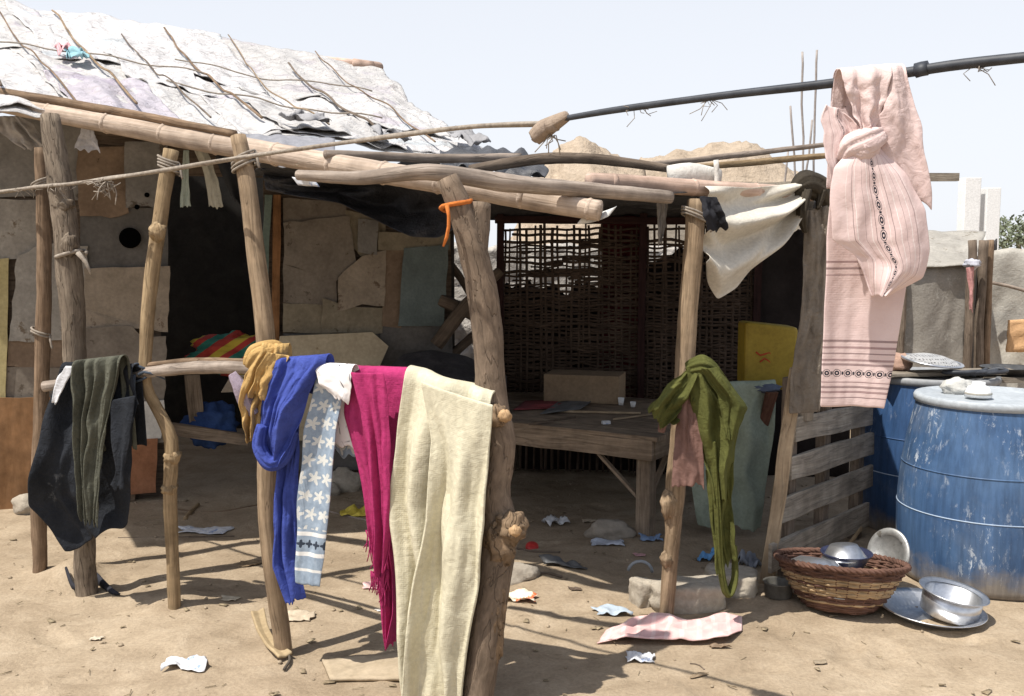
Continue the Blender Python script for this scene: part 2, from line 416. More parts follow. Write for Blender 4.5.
for (px, py, r) in ((515, 531, .022), (505, 416, .024)):
    mb = MB(); mb.blob(at(px, py, yE - .075 if py > 500 else yE - .052), (r, r * .75, r * .9), px, .3, 2); build('cut_branch_stub', mb, M['cut_wood'], D)
mb = MB(); c = at(456, 210, yE + .05); mb.tube([c + Vector((math.cos(a) * .052, math.sin(a) * .052, .008 * a - .02)) for a in [k * .45 for k in range(15)]], .009, 6, None, .002, 3)
mb.tube([at(447, 206, yE - .02), at(449, 220, yE - .03), at(447, 236, yE - .03), at(443, 247, yE - .03)], [.012, .009, .011, .006], 8, None, .003, 3, .6)
build('orange_tie', mb, M['orange'], D)
# E post
g, gd = sunk(666, 618); yF = g.y
pole('wooden_post', [at(697, 200, yF + .12), at(692, 260, yF + .1), at(686, 340, yF + .07), at(681, 420, yF + .05), at(674, 500, yF + .03), at(673, 540, yF + .02), g, gd],
     [.042, .042, .042, .042, .043, .034, .031, .031], M['pole_tan'], 'tan split post with a green cloth tied to it, standing right of the table', 'post', GP, 14, .005, .1, 15, None,
     [(at(668, 505, yF - .005), (.036, .032, .06)), (at(667, 560, yF), (.033, .033, .035))])
# F leaning plank posts
pF = gnd(766, 583)
mb = MB(); a = at(803, 195, 4.86); b = pF - Vector((0, 0, .04)); mb.board(b.lerp(a, .0), at(797, 368, 4.80), (.062, -.02, 0), (.02, .05, 0), 14, .008, 3)
build('leaning_plank', mb, M['plank_tan'], label='narrow tan plank leaning at the left end of the slatted pallet fence', cat='plank', smooth=False, bevel=.003)
mb = MB(); mb.board(at(803, 420, 4.92), at(830, 188, 4.98), (.085, 0, .0), (0, .05, 0), 14, .008, 5)
build('upright_plank', mb, M['plank_grey'], label='grey upright plank beside the pink towel holding the end of the frame', cat='plank', smooth=False, bevel=.003)

GB = 'poles of the shade frame'
def bam(name, pts, rad, mat, label, nodes=True, seed=1, jit=.006, seg=14, group=GB, cat='pole'):
    mb = MB(); n = len(pts)
    P, Q = resample([Vector(p) for p in pts], rad if hasattr(rad, '__len__') else [rad] * n, 48)
    L = sum((P[i + 1] - P[i]).length for i in range(48))
    if nodes:   # thickened rings where the cane has joints
        step = max(2, int(48 / max(2, L / .38)))
        P2, Q2 = [], []
        for i in range(49):
            P2.append(P[i]); Q2.append(Q[i])
        mb.tube(P2, Q2, seg, .02, jit, seed, 1, 0, .035)
        for i in range(step // 2 + seed % 2, 48, step):
            d = (P[i + 1] - P[i - 1]).normalized()
            mb.tube([P[i] - d * .012, P[i] - d * .004, P[i] + d * .004, P[i] + d * .012], [Q[i] * .98, Q[i] * 1.10, Q[i] * 1.10, Q[i] * .98], seg, .008)
    else: mb.tube(P, Q, seg, .03, jit, seed, 1, 0, .09)
    return build(name, mb, mat, label=label, cat=cat, group=group)
bam('bamboo_pole', [at(-60, 92, 5.3), at(230, 146, 4.62), at(430, 181, 4.1), at(600, 211, 3.86)], [.043, .050, .045, .040], M['bamboo'], 'long thick bamboo eave pole running from the far left down to an open cut end', seed=3)
bam('thin_pole', [at(-60, 82, 5.27), at(120, 112, 4.86), at(235, 134, 4.58)], [.022, .021, .017], M['pole_brown'], 'thin brown stick lying on top of the thick bamboo pole at left', False, 5)
bam('crooked_pole', [at(298, 175, 3.86), at(360, 178, 3.74), at(430, 172, 3.62), at(500, 182, 3.7), at(560, 188, 3.84), at(625, 193, 3.98), at(670, 197, 4.12)], [.020, .026, .030, .034, .030, .028, .027], M['pole_grey'], 'crooked grey pole resting in the fork of the trunk post', False, 7, .004)
bam('bamboo_pole', [at(588, 180, 4.2), at(700, 188, 4.42), at(812, 194, 4.86)], [.032, .036, .034], M['bamboo_pink'], 'pinkish bamboo pole along the top right of the frame below the white cloth', seed=4)
bam('thin_pole', [at(325, 154, 4.3), at(420, 158, 4.6), at(520, 157, 4.9)], [.018, .022, .018], M['pole_grey'], 'short grey stick tied across above the bamboo pole left of the fork', False, 9)
bam('thin_pole', [at(470, 170, 4.5), at(560, 158, 4.65), at(668, 168, 4.75)], [.022, .027, .02], M['stick_dark'], 'dark branch lying across the canopy just left of the white wrapped bundle', False, 10, .012)
bam('thin_pole', [at(640, 166, 5.6), at(740, 155, 6.0), at(830, 144, 6.4)], [.016, .018, .014], M['pole_grey'], 'upper of two thin sticks against the sky behind the frame', False, 11)
bam('thin_pole', [at(680, 168, 5.6), at(760, 162, 5.8), at(840, 154, 6.0)], [.016, .02, .016], M['pole_straw'], 'lower pale stick of two behind the frame near the rebar', False, 12)
mb = MB(); mb.tube([at(668, 176, 4.5), at(690, 174, 4.5), at(718, 178, 4.55)], [.05, .055, .045], 14, None, 0, 3, .8, .12); mb.tube([at(716, 160, 4.48), at(717, 178, 4.48), at(716, 194, 4.48)], .012, 8)
build('cloth_wrap', mb, fabric('whitish_wrap', (.66, .63, .58)), label='whitish rag bundle wrapped round the pole ends above the tan split post', cat='cloth')

def lash(parent, c, r, n=3, axis=0, seed=1):
    mb = MB(); P = []
    for k in range(n * 12 + 1):
        a = 2 * math.pi * k / 12; q = (k / 12 - n / 2) * .013 + .004 * noise.noise(Vector((k * .3, seed, 0)))
        P.append(c + (Vector((math.cos(a) * r, math.sin(a) * r, q + .45 * r * math.cos(a) * (1 if seed % 2 else -1)))))
    P += [P[-1] + Vector((.012, -.02, -.03)), P[-1] + Vector((.02, -.02, -.07))]
    mb.tube(P, .0055, 6, .012, .003, seed); build('lashing', mb, M['rope'], parent)
_posts = [o for o in bpy.data.objects if o.name.startswith('wooden_post')]
_by = lambda w: next(o for o in _posts if w in o['label'])
lash(_by('straw coloured'), at(169, 165, yC + .11), .045, 4, 0, 2)
lash(_by('far left'), at(41, 185, yA + .01), .04, 3, 0, 3)
lash(_by('mustard'), at(244, 162, yD + .18), .046, 4, 0, 5)
lash(_by('green cloth'), at(694, 215, yF + .11), .052, 3, 0, 4)
lash(_by('far left'), at(41, 333, yA), .042, 2, 0, 6)

# ------------------------------------------------------------------ clothes rail
def railY(px):
    pts = [(30, yB - .09), (90, yB - .10), (145, yC + .0), (268, yD + .0), (490, yE + .12)]
    for (a, ya), (b, yb) in zip(pts, pts[1:]):
        if px <= b or b == 490: return ya + (yb - ya) * (px - a) / (b - a)
def railTop(px):
    pts = [(30, 388), (50, 386), (145, 373), (250, 368), (345, 381), (410, 385), (495, 412)]
    for (a, ya), (b, yb) in zip(pts, pts[1:]):
        if px <= b or b == 495: return ya + (yb - ya) * (px - a) / (b - a)
rb = lambda x, d=0: at(x, railTop(x) + d, railY(x) - .0)
bam('clothes_rail', [rb(44), rb(100), rb(145), rb(200, -3), rb(250), rb(300), rb(345), rb(410), rb(498)], [.024, .024, .025, .027, .026, .024, .024, .026, .026], M['pole_grey'], 'pale horizontal rail stick between the posts hung with drying clothes', False, 14, .003, group=None, cat='rail')
bam('thin_pole', [at(128, 368, railY(128) + .06), at(190, 361, railY(190) + .07), at(248, 362, railY(248) + .08)], [.012, .014, .012], M['pole_brown'], 'thin reddish stick lying along the clothes rail in front of the doorway', False, 15, .003)
mb = MB(); c = rb(143); mb.tube([c + Vector((math.cos(a) * .034, math.sin(a) * .03 - .005, math.sin(a * .5) * .04)) for a in [k * .5 for k in range(26)]], .006, 6, None, .006, 3); mb.tube([c + Vector((.0, -.05, 0)), c + Vector((.04, -.06, .012)), c + Vector((.12, -.07, -.02))], [.008, .006, .003], 6, None, .008, 4); mb.tube([c + Vector((-.02, -.05, 0)), c + Vector((-.03, -.05, -.08)), c + Vector((-.01, -.05, -.13))], [.008, .012, .004], 6, None, .008, 5)
build('rag_knot', mb, fabric('dark_blue_grey_rag', (.07, .085, .11)), label='dark rag knotted round the crooked branch post and rail', cat='rag')

# ------------------------------------------------------------------ hanging cloths
def pl(L, t):
    d = [0]
    for a, b in zip(L, L[1:]): d.append(d[-1] + math.hypot(b[0] - a[0], b[1] - a[1]))
    s = t * d[-1]; i = 0
    while i < len(L) - 2 and s > d[i + 1]: i += 1
    q = (s - d[i]) / max(1e-6, d[i + 1] - d[i]); a, b = L[i], L[i + 1]
    # smoothed corners
    return a[0] + (b[0] - a[0]) * q, a[1] + (b[1] - a[1]) * q
def cloth(mb, Lp, Rp, Y, nu=40, nv=60, folds=4, amp=.03, seed=1, back=0, top=0.5, wander=.5, hem=.01, uvs=None, sharp=1.0, rail_r=.03, vfreq=.7, belly=0.0):
    Yf = Y if callable(Y) else (lambda px: Y)
    def raw(u, v):
        lx, ly = pl(Lp, v); rx, ry = pl(Rp, v); px = lx + (rx - lx) * u; py = ly + (ry - ly) * u
        return px, py
    tl = at(*raw(0, 0), Yf(raw(0, 0)[0])); tr = at(*raw(1, 0), Yf(raw(1, 0)[0]))
    dirx = (tr - tl); dirx.z = 0; dirx.normalize(); nrm = Vector((dirx.y, -dirx.x, 0))
    if nrm.y > 0: nrm = -nrm
    def disp(u, v):
        w = wander * (noise.noise(Vector((v * 1.7, seed * 2.1, u * 1.5))) + .5 * noise.noise(Vector((v * 4.1, seed * 1.1, u * 2.5))))
        x = (u + w * .42) * folds
        f = noise.noise(Vector((x * 1.15, v * vfreq * 1.3, seed * 5.3))) * 1.7
        g = 1 - 2.4 * abs(noise.noise(Vector((x * 1.3, v * vfreq * 1.5, seed * 3.3 + 9))))     # a few sharp creases
        f += .42 * g * (.5 + noise.noise(Vector((u * 3, v * 3, seed))))
        f += .20 * noise.noise(Vector((x * 3.2, v * 3.4, seed * 9.1 + 4)))
        f += .13 * noise.noise(Vector((u * 9, v * 9, seed + 14)))
        return amp * (top + (1 - top) * min(1, v * 2.2)) * f
    def P(u, v):
        px, py = raw(u, v); p = at(px, py, Yf(px) - rail_r)
        p = p + nrm * disp(u, v) + nrm * (belly * math.sin(math.pi * u) * math.sin(math.pi * min(1, v)))
        e = max(0, (v - .9) / .1)
        p.z += hem * e * noise.noise(Vector((u * folds * 2.5, seed, 2.2))) * 3
        p += dirx * (.006 * noise.noise(Vector((v * 6, u * 3, seed * 1.9))))
        return p
    H = max(.2, (at(*raw(.5, 0), Yf(raw(.5, 0)[0])) - at(*raw(.5, 1), Yf(raw(.5, 1)[0]))).length); W = max((tr - tl).length, .15)
    rows = []
    if back:
        k = 10
        for j in range(k, 0, -1): rows.append(('b', j / k))
        for a in (150, 110, 70, 35): rows.append(('a', a))
    for j in range(nv + 1): rows.append(('f', j / nv))
    b0 = len(mb.v); vv = []
    cum = -back
    for typ, q in rows:
        for i in range(nu + 1):
            u = i / nu
            if typ == 'f': p = P(u, q)
            else:
                t0 = P(u, 0); a = R(q) if typ == 'a' else math.pi
                p = t0 - nrm * (rail_r * (1 - math.cos(a)) * 1.05) + Vector((0, 0, rail_r * math.sin(a)))
                if typ == 'b': p.z -= q * back * (1 + .15 * noise.noise(Vector((u * 3, seed, 0)))); p -= nrm * (.02 * q + amp * .6 * q * noise.noise(Vector((u * folds * 1.5, 7, seed))))
            mb.v.append(p)
        vv.append({'f': q * H, 'a': -.02 - .02 * (q / 150 if typ == 'a' else 0), 'b': -.06 - q * back}[typ] if typ != 'f' else q * H)
    for j in range(len(rows) - 1):
        for i in range(nu):
            a = b0 + j * (nu + 1) + i
            mb.f.append((a, a + 1, a + nu + 2, a + nu + 1))
            u0, u1 = i / nu * W, (i + 1) / nu * W
            if uvs: u0, u1 = i / nu * uvs[0], (i + 1) / nu * uvs[0]; k = uvs[1] / H
            else: k = 1
            mb.uv.append(((u0, vv[j] * k), (u1, vv[j] * k), (u1, vv[j + 1] * k), (u0, vv[j + 1] * k)))
    return mb
GC = None
RY = lambda off: (lambda px: railY(px) + off)

# 1 black jacket
J = fabric('worn_black_denim', (.030, .033, .040), (.014, .016, .020), stain=(.11, .115, .12), stain_at=.645, coarse=.6)
jk = thing('jacket', rb(95, 0), 'black worn jacket with a white lining hanging at the left end of the rail', 'jacket')
mb = MB(); cloth(mb, [(62, 369), (52, 410), (47, 435), (36, 475), (28, 506), (58, 556)], [(134, 371), (138, 405), (131, 445), (128, 485), (122, 524)], RY(-.06), 50, 60, 2.8, .06, 3, .35, .5, vfreq=1.2)
build('body', mb, J, jk, solid=.006, sub=1)
mb = MB(); cloth(mb, [(66, 366), (56, 380), (52, 402)], [(75, 366), (66, 384), (56, 404)], RY(-.15), 8, 16, 1, .004, 4)
build('white_lining', mb, fabric('white_lining', (.74, .74, .76)), jk, solid=.004)
mb = MB(); cloth(mb, [(111, 400), (113, 430), (118, 470), (111, 487)], [(136, 395), (131, 440), (125, 470), (125, 490)], RY(-.15), 14, 26, 1.6, .014, 6)
build('sleeve', mb, J, jk, solid=.006, sub=1)
# 2 olive grey ragged scarf
mb = MB()
cloth(mb, [(74, 367), (75, 420), (74, 470), (80, 515)], [(121, 362), (113, 395), (103, 450), (99, 526)], RY(-.16), 66, 70, 7, .035, 11, .4, .8, hem=.02, vfreq=.45)
build('ragged_scarf', mb, fabric('dark_olive_grey_cotton', (.125, .125, .095), (.055, .055, .042), coarse=.6), label='dark olive grey crumpled scarf over the black jacket', cat='scarf', solid=.004, sub=1)
# 3 mustard cloth
mb = MB()
mb.tube([at(287, 356, yD - .03), at(274, 351, yD - .07), at(258, 356, yD - .08), at(249, 368, yD - .08)], [.02, .04, .042, .02], 50, .006, .004, 4, .8, .34, .05)
cloth(mb, [(262, 351), (247, 374), (241, 402), (246, 438)], [(287, 352), (276, 378), (266, 405), (255, 441)], yD - .075, 44, 50, 3.4, .045, 33, .12, .6, vfreq=.8)
cloth(mb, [(268, 352), (256, 372), (250, 396)], [(289, 356), (281, 376), (268, 398)], yD - .115, 30, 30, 2.6, .03, 34, .0, .6)
build('mustard_cloth', mb, fabric('mustard_tan_cotton', (.56, .37, .15), (.40, .25, .095), coarse=.6), label='mustard tan cloth bundled round the smooth post and rail', cat='cloth', solid=.003)
mb = MB(); mb.tube([at(232, 374, yD - .09), at(240, 388, yD - .10), at(245, 402, yD - .10), at(254, 414, yD - .10)], [.014, .024, .027, .018], 40, .004, .01, 5, .8, .45, .4)
build('mauve_rag', mb, fabric('mauve_grey_cotton', (.33, .27, .32)), label='scrunched mauve grey strip of cloth on the mustard cloth', cat='rag')
# 4 blue scarf
mb = MB(); rY = RY(-.06)
cloth(mb, [(277, 366), (262, 402), (256, 430), (264, 456)], [(326, 362), (308, 392), (300, 425), (284, 464)], RY(-.10), 60, 60, 6, .035, 21, .12, .7, vfreq=.5, belly=.03)
cloth(mb, [(284, 440), (278, 500), (276, 566), (288, 604)], [(302, 400), (299, 480), (298, 560), (305, 598)], RY(-.04), 36, 60, 3, .03, 22, 0, .8, vfreq=.6)
mb.tube([at(262, 425, yD - .15), at(259, 446, yD - .15), at(270, 463, yD - .16), at(284, 455, yD - .15), at(294, 430, yD - .14)], [.02, .026, .028, .026, .016], 30, .01, .004, 8, 1, .3)
build('blue_scarf', mb, fabric('royal_blue_cotton', (.065, .095, .36), (.035, .052, .22), coarse=.5), label='royal blue scarf looped over the rail with a long tail hanging down', cat='scarf', solid=.004, sub=1)
# 5 knitted patterned trouser leg
def mat_knit():
    t = NT('blue_grey_knit_with_white_flowers'); tc = t.n('ShaderNodeTexCoord'); sx = t.n('ShaderNodeSeparateXYZ'); t.l(tc.outputs['UV'], sx.inputs[0]); u, v = sx.outputs[0], sx.outputs[1]
    cw, ch = .052, .072
    row = t.math('FLOOR', t.math('DIVIDE', v, ch)); sh = t.math('MULTIPLY', t.math('MODULO', row, 2), .5)
    x = t.math('SUBTRACT', t.math('FRACT', t.math('ADD', t.math('DIVIDE', u, cw), sh)), .5); y = t.math('MULTIPLY', t.math('SUBTRACT', t.math('FRACT', t.math('DIVIDE', v, ch)), .5), ch / cw)
    r = t.math('SQRT', t.math('ADD', t.math('MULTIPLY', x, x), t.math('MULTIPLY', y, y))); a = t.math('ARCTAN2', y, x)
    ob = t.coord('Object'); nz = t.math('MULTIPLY', t.math('SUBTRACT', t.noise(ob, 75, 4), .5), .55)
    rad = t.math('ADD', .36, t.math('ADD', t.math('MULTIPLY', t.math('COSINE', t.math('MULTIPLY', a, 5)), .16), nz))
    fl = t.math('LESS_THAN', r, rad)
    base = t.ramp(t.noise(ob, 40, 4), [(.3, (.215, .27, .34)), (.7, (.32, .385, .46))])
    up = t.math('LESS_THAN', v, .60); c = t.mix(t.math('MULTIPLY', fl, t.math('MULTIPLY', up, .85)), base, (.64, .63, .58))
    def band(lo, hi): return t.math('MULTIPLY', t.math('GREATER_THAN', v, lo), t.math('LESS_THAN', v, hi))
    c = t.mix(band(.61, .626), c, (.70, .69, .66)); c = t.mix(band(.69, .706), c, (.70, .69, .66)); c = t.mix(band(.755, .766), c, (.66, .65, .62))
    x2 = t.math('SUBTRACT', t.math('FRACT', t.math('DIVIDE', u, .035)), .5); y2 = t.math('DIVIDE', t.math('SUBTRACT', v, .658), .035)
    r2 = t.math('SQRT', t.math('ADD', t.math('MULTIPLY', x2, x2), t.math('MULTIPLY', y2, y2))); rr = t.math('ADD', .36, t.math('MULTIPLY', t.math('COSINE', t.math('MULTIPLY', t.math('ARCTAN2', y2, x2), 4)), .12))
    c = t.mix(t.math('MULTIPLY', t.math('LESS_THAN', r2, rr), band(.626, .69)), c, (.04, .05, .07))
    w = t.n('ShaderNodeTexWave', wave_type='BANDS', bands_direction='X'); w.inputs['Scale'].default_value = 70; t.l(tc.outputs['UV'], w.inputs[0])
    nm = t.bump(w.outputs['Fac'], .35, .003); nm = t.bump(t.noise(ob, 25, 4), .3, .01, nm)
    return t.done(c, nm, .95, spec=.1)
mb = MB(); cloth(mb, [(316, 378), (306, 430), (299, 500), (296, 583)], [(346, 380), (338, 430), (333, 500), (322, 586)], RY(-.07), 24, 50, 1.6, .016, 31, .3, .5, hem=.003, uvs=(.125, .82))
build('patterned_leggings', mb, mat_knit(), label='blue grey knitted trouser leg with white flowers and a striped cuff', cat='trousers', solid=.006, sub=1)
# 6 white printed cloth
def mat_print():
    t = NT('white_cloth_with_dark_outline_print'); ob = t.coord('Object')
    v = t.n('ShaderNodeTexVoronoi', feature='DISTANCE_TO_EDGE'); v.inputs['Scale'].default_value = 14
    t.l(ob, v.inputs['Vector'])
    line = t.ramp(v.outputs['Distance'], [(.012, 1), (.03, 0)]); msk = t.ramp(t.noise(ob, 9, 3), [(.50, 0), (.56, 1)])
    c = t.mix(t.math('MULTIPLY', line, msk), (.78, .74, .72), (.06, .06, .08)); c = t.mix(t.math('MULTIPLY', t.ramp(t.noise(ob, 5, 3), [(.56, 0), (.62, 1)]), .35), c, (.62, .42, .40))
    return t.done(c, t.bump(t.noise(ob, 22, 5), .3, .01), .95, spec=.1)
mb = MB(); cloth(mb, [(316, 371), (320, 384), (327, 390), (334, 396)], [(352, 373), (352, 388), (350, 397), (348, 404)], RY(-.115), 22, 16, 2, .012, 41, .3, .6)
build('printed_cloth', mb, mat_print(), label='white cloth with a dark outline print folded over the rail', cat='cloth', solid=.004, sub=1)
# 7 magenta shawl
mat_mag = fabric('magenta_wool', (.44, .04, .15), (.29, .025, .095), stain=(.60, .13, .25), stain_at=.66)
sh = thing('magenta_shawl', rb(375, 0), 'magenta shawl with a fringed edge hanging next to the cream blanket', 'shawl')
mb = MB(); cloth(mb, [(344, 374), (341, 415), (355, 470), (368, 530), (380, 580), (388, 645)], [(409, 376), (403, 420), (397, 480), (395, 560), (397, 610), (391, 646)], RY(-.06), 60, 70, 4, .04, 51, .4, .4, vfreq=.8)
cloth(mb, [(350, 372), (362, 410), (368, 450), (372, 520), (374, 575)], [(384, 373), (390, 420), (392, 470), (392, 530), (386, 572)], RY(-.14), 34, 60, 3, .03, 52, .0, .5, vfreq=.7)
build('shawl_body', mb, mat_mag, sh, solid=.004, sub=1)
mb = MB()
for k in range(34):
    t = k / 33; x = 369 + 17 * t + random.uniform(-1, 1); y = 540 + (90 * t if k % 2 else 36); Yk = railY(372) - .15
    if k < 22: x = 371 + 17 * (k / 21); y = 574 - abs(k / 21 - .4) * 8
    else: q = (k - 22) / 11; x = 366 + 18 * q; y = 530 + 60 * q
    mb.tube([at(x, y, Yk), at(x + random.uniform(-2, 2), y + 10, Yk - .004), at(x + random.uniform(-4, 3), y + random.uniform(16, 24), Yk)], [.003, .0026, .0018], 5, .02)
build('fringe', mb, mat_mag, sh)
# 8 cream blanket
mb = MB(); cloth(mb, [(404, 379), (397, 430), (391, 500), (396, 590), (403, 650), (407, 702)], [(491, 405), (487, 450), (486, 520), (479, 590), (468, 650), (463, 704)], (lambda px: railY(px) - .105), 80, 90, 3.4, .05, 66, .45, .5, vfreq=.45, rail_r=.045, belly=.02)
cloth(mb, [(420, 381), (431, 440), (428, 520), (414, 610), (406, 704)], [(492, 405), (489, 450), (488, 520), (481, 590), (470, 650), (464, 704)], (lambda px: railY(px) - .155), 70, 90, 2.6, .05, 67, .0, .4, vfreq=.6, rail_r=.045)
build('cream_blanket', mb, fabric('cream_wool', (.62, .575, .43), (.52, .475, .345), stain=(.50, .37, .25), stain_at=.68, coarse=.25), label='big cream wool blanket hanging from the rail nearly to the ground', cat='blanket', solid=.010, sub=1)

# olive cloth on post E
mat_ol = fabric('olive_green_cotton', (.115, .118, .034), (.062, .066, .019), coarse=.5)
oy = yF - .07
mb = MB()
cloth(mb, [(688, 370), (668, 384), (646, 408)], [(698, 374), (690, 400), (664, 432)], oy - .03, 40, 40, 3.2, .05, 74, .0, .5)
cloth(mb, [(692, 376), (676, 392), (655, 418)], [(697, 380), (692, 404), (676, 424)], oy + .0, 24, 30, 2.5, .04, 75, .0, .5)
cloth(mb, [(686, 366), (690, 400), (698, 436), (708, 478), (712, 500)], [(718, 366), (748, 408), (738, 428), (732, 470), (731, 500)], oy - .02, 54, 60, 3, .05, 71, 0, .6, belly=.03)
cloth(mb, [(700, 368), (718, 396), (724, 440)], [(717, 367), (747, 406), (735, 440)], oy - .07, 30, 34, 2.2, .03, 72, 0, .7)
cloth(mb, [(706, 470), (710, 520), (716, 575)], [(733, 462), (732, 510), (736, 560)], oy - .02, 30, 50, 3, .03, 76, 0, .8)
mb.tube([at(688, 370, oy - .02), at(702, 366, oy - .05), at(716, 374, oy - .03)], [.03, .045, .03], 40, .01, .003, 6, .8, .35)
mb.tube([at(712, 440, oy - .06), at(716, 500, oy - .06), at(720, 560, oy - .05), at(727, 594, oy - .04), at(735, 580, oy - .02), at(734, 545, oy)], [.026, .024, .024, .024, .016, .012], 30, .012, .004, 12, .55, .35)
build('olive_cloth', mb, mat_ol, label='olive green garment tied round the tan split post with a long sleeve dangling', cat='garment', solid=.003, sub=1)
mb = MB(); cloth(mb, [(684, 384), (676, 430), (671, 486)], [(697, 388), (702, 440), (704, 486)], yF - .085, 28, 40, 3, .02, 81, 0, .6)
mb.tube([at(671, 404, yF - .07), at(665, 418, yF - .07), at(661, 432, yF - .06)], [.014, .018, .014], 20, .01, .004, 4, 1, .3)
build('pink_brown_cloth', mb, fabric('dusty_pink_brown_cotton', (.24, .14, .115), (.15, .085, .07)), label='dusty pinkish brown cloth hanging in front of the tan split post', cat='cloth', solid=.004, sub=1)

# white hanging cloth
def white_hang(u, v):
    tx, ty = pl([(704, 186), (750, 188), (806, 182)], u); bx, by = pl([(701, 262), (712, 284), (722, 300), (742, 288), (775, 252), (800, 212)], u)
    px = tx + (bx - tx) * v; py = ty + (by - ty) * v; Y = 4.42 + .4 * (px - 700) / 110 - .05
    s = math.sin(math.pi * min(1, v * 1.15))
    d = .045 * math.sin((v + .12 * math.sin(u * 5)) * 15 + u * 3) * (.3 + v) + .05 * noise.noise(Vector((u * 2, v * 7, 3))) + .03 * s
    return at(px, py, Y) + Vector((.4, -1, 0)).normalized() * d
mb = MB(); mb.grid(white_hang, 50, 50, (.5, .5))
build('white_sheet', mb, fabric('off_white_cotton', (.62, .58, .50), (.52, .48, .41)), label='off white sheet sagging below the pinkish bamboo pole', cat='sheet', solid=.004, sub=1)

# ------------------------------------------------------------------ washing line with towel
LY = lambda px: (3.0 if px == 512 else None)
def line_pt(px, py, up=0):
    # plan line through (-2.45,4.86) and (0,3.0)
    k = (4.86 - 3.0) / -2.45
    d = ray(px, py); s = 3.0 / (d.y - k * d.x); return CAM + d * s + Vector((0, 0, up))
ln = thing('washing_line', line_pt(512, 136), 'washing line of grey rope joined to thick black hose crossing the whole view', 'washing line')
mb = MB(); mb.tube([line_pt(-30, 195), line_pt(40, 187), line_pt(100, 180), line_pt(245, 157), line_pt(380, 138), line_pt(470, 127), line_pt(545, 124)], [.009, .009, .009, .0085, .008, .008, .008], 8, .03, .006, 5, 1, .3)
build('rope', mb, M['rope'], ln)
mb = MB(); mb.tube([line_pt(540, 123), line_pt(610, 111), line_pt(720, 96), line_pt(838, 82), line_pt(905, 73), line_pt(960, 65), line_pt(1060, 54)], [.007, .009, .010, .011, .0115, .012, .012], 10, .03, .004, 7, 1, .12)
mb.tube([line_pt(915, 71), line_pt(922, 69), line_pt(928, 68)], .0145, 8, .01, 0, 1, 1, .3)
build('hose', mb, M['hose'], ln)
mb = MB(); mb.tube([line_pt(534, 138), line_pt(545, 128), line_pt(568, 115)], [.018, .022, .012], 20, .008, .004, 2, .8, .35); mb.tube([line_pt(534, 141), line_pt(538, 135)], [.010, .013], 10)
mb.tube([line_pt(548, 127), line_pt(556, 124)], .021, 12)
build('rag_joint', mb, fabric('tan_rag', (.36, .28, .21), (.12, .09, .09)), ln)
mb = MB()
def frays(px, py, n, s, r=.0016):
    for k in range(n):
        p = line_pt(px + random.uniform(-8, 8), py); q = p + Vector((random.uniform(-1, 1), random.uniform(-.4, .4), random.uniform(-1, .2))) * s * .5; e = q + Vector((random.uniform(-1, 1), random.uniform(-.4, .4), random.uniform(-1.2, .5))) * s * .6
        mb.tube([p, q, e], r, 4, .02, .01, k)
for fr in ((100, 181, 34, .09, .0024), (62, 184, 10, .07, .002), (26, 189, 9, .07), (548, 135, 10, .05), (640, 108, 8, .05, .001), (710, 100, 8, .05, .001), (975, 68, 7, .05, .001)):
    mb = MB(); frays(*fr); build('frayed_fibre', mb, M['rope'], ln)

def mat_towel(vert, name):
    t = NT(name); tc = t.n('ShaderNodeTexCoord'); sx = t.n('ShaderNodeSeparateXYZ'); t.l(tc.outputs['UV'], sx.inputs[0])
    u, v = sx.outputs[0], sx.outputs[1]; ob = t.coord('Object')
    n = t.noise(ob, 8, 4); c = t.ramp(n, [(.3, (.60, .45, .425)), (.7, (.70, .555, .53))])
    lines = {'panel': [.05, .085, .17, .19, .56, .58, .60, .80, .82, .838, .858, .872, .925, .94, .955, .972], 'knot': [.16, .22, .25, .34, .40, .44, .56, .60, .66, .72, .78, .84, .86]}[vert]
    bands = {'panel': (.884, .912), 'knot': (.465, .535)}[vert]
    w = u if vert == 'knot' else v; x = v if vert == 'knot' else u
    for i, p in enumerate(lines):
        m = t.math('LESS_THAN', t.math('ABSOLUTE', t.math('SUBTRACT', w, p)), .0035 if i % 3 else .002)
        c = t.mix(t.math('MULTIPLY', m, .75), c, (.20, .13, .13) if i % 2 else ((.80, .74, .70) if vert == 'knot' else (.26, .16, .16)))
    mid = (bands[0] + bands[1]) / 2; hw = (bands[1] - bands[0]) / 2; per = .15 if vert == 'panel' else .085
    yy = t.math('DIVIDE', t.math('SUBTRACT', w, mid), hw); xx = t.math('MULTIPLY', t.math('SUBTRACT', t.math('FRACT', t.math('DIVIDE', x, per)), .5), 2.2)
    r = t.math('SQRT', t.math('ADD', t.math('MULTIPLY', xx, xx), t.math('MULTIPLY', yy, yy)))
    ring = t.math('MULTIPLY', t.math('LESS_THAN', r, .85), t.math('GREATER_THAN', t.math('FRACT', t.math('MULTIPLY', r, 1.9)), .38))
    bar = t.math('MULTIPLY', t.math('LESS_THAN', t.math('ABSOLUTE', yy), .35), t.math('GREATER_THAN', t.math('ABSOLUTE', xx), .93))
    inb = t.math('LESS_THAN', t.math('ABSOLUTE', yy), 1.0)
    c = t.mix(t.math('MULTIPLY', inb, t.math('MAXIMUM', ring, bar)), c, (.035, .035, .045))
    nm = t.bump(t.noise(ob, 30, 5, .6), .3, .008); wv = t.n('ShaderNodeTexWave', bands_direction='Y'); wv.inputs['Scale'].default_value = 60; t.l(tc.outputs['UV'], wv.inputs[0]); nm = t.bump(wv.outputs['Fac'], .1, .0015, nm)
    return t.done(c, nm, .95, spec=.1)
TP = mat_towel('panel', 'pink_towel_with_border'); TK = mat_towel('knot', 'pink_towel_striped_end')
tY = lambda px: line_pt(px, 78 if px > 860 else 84).y
ty0 = line_pt(870, 78).y
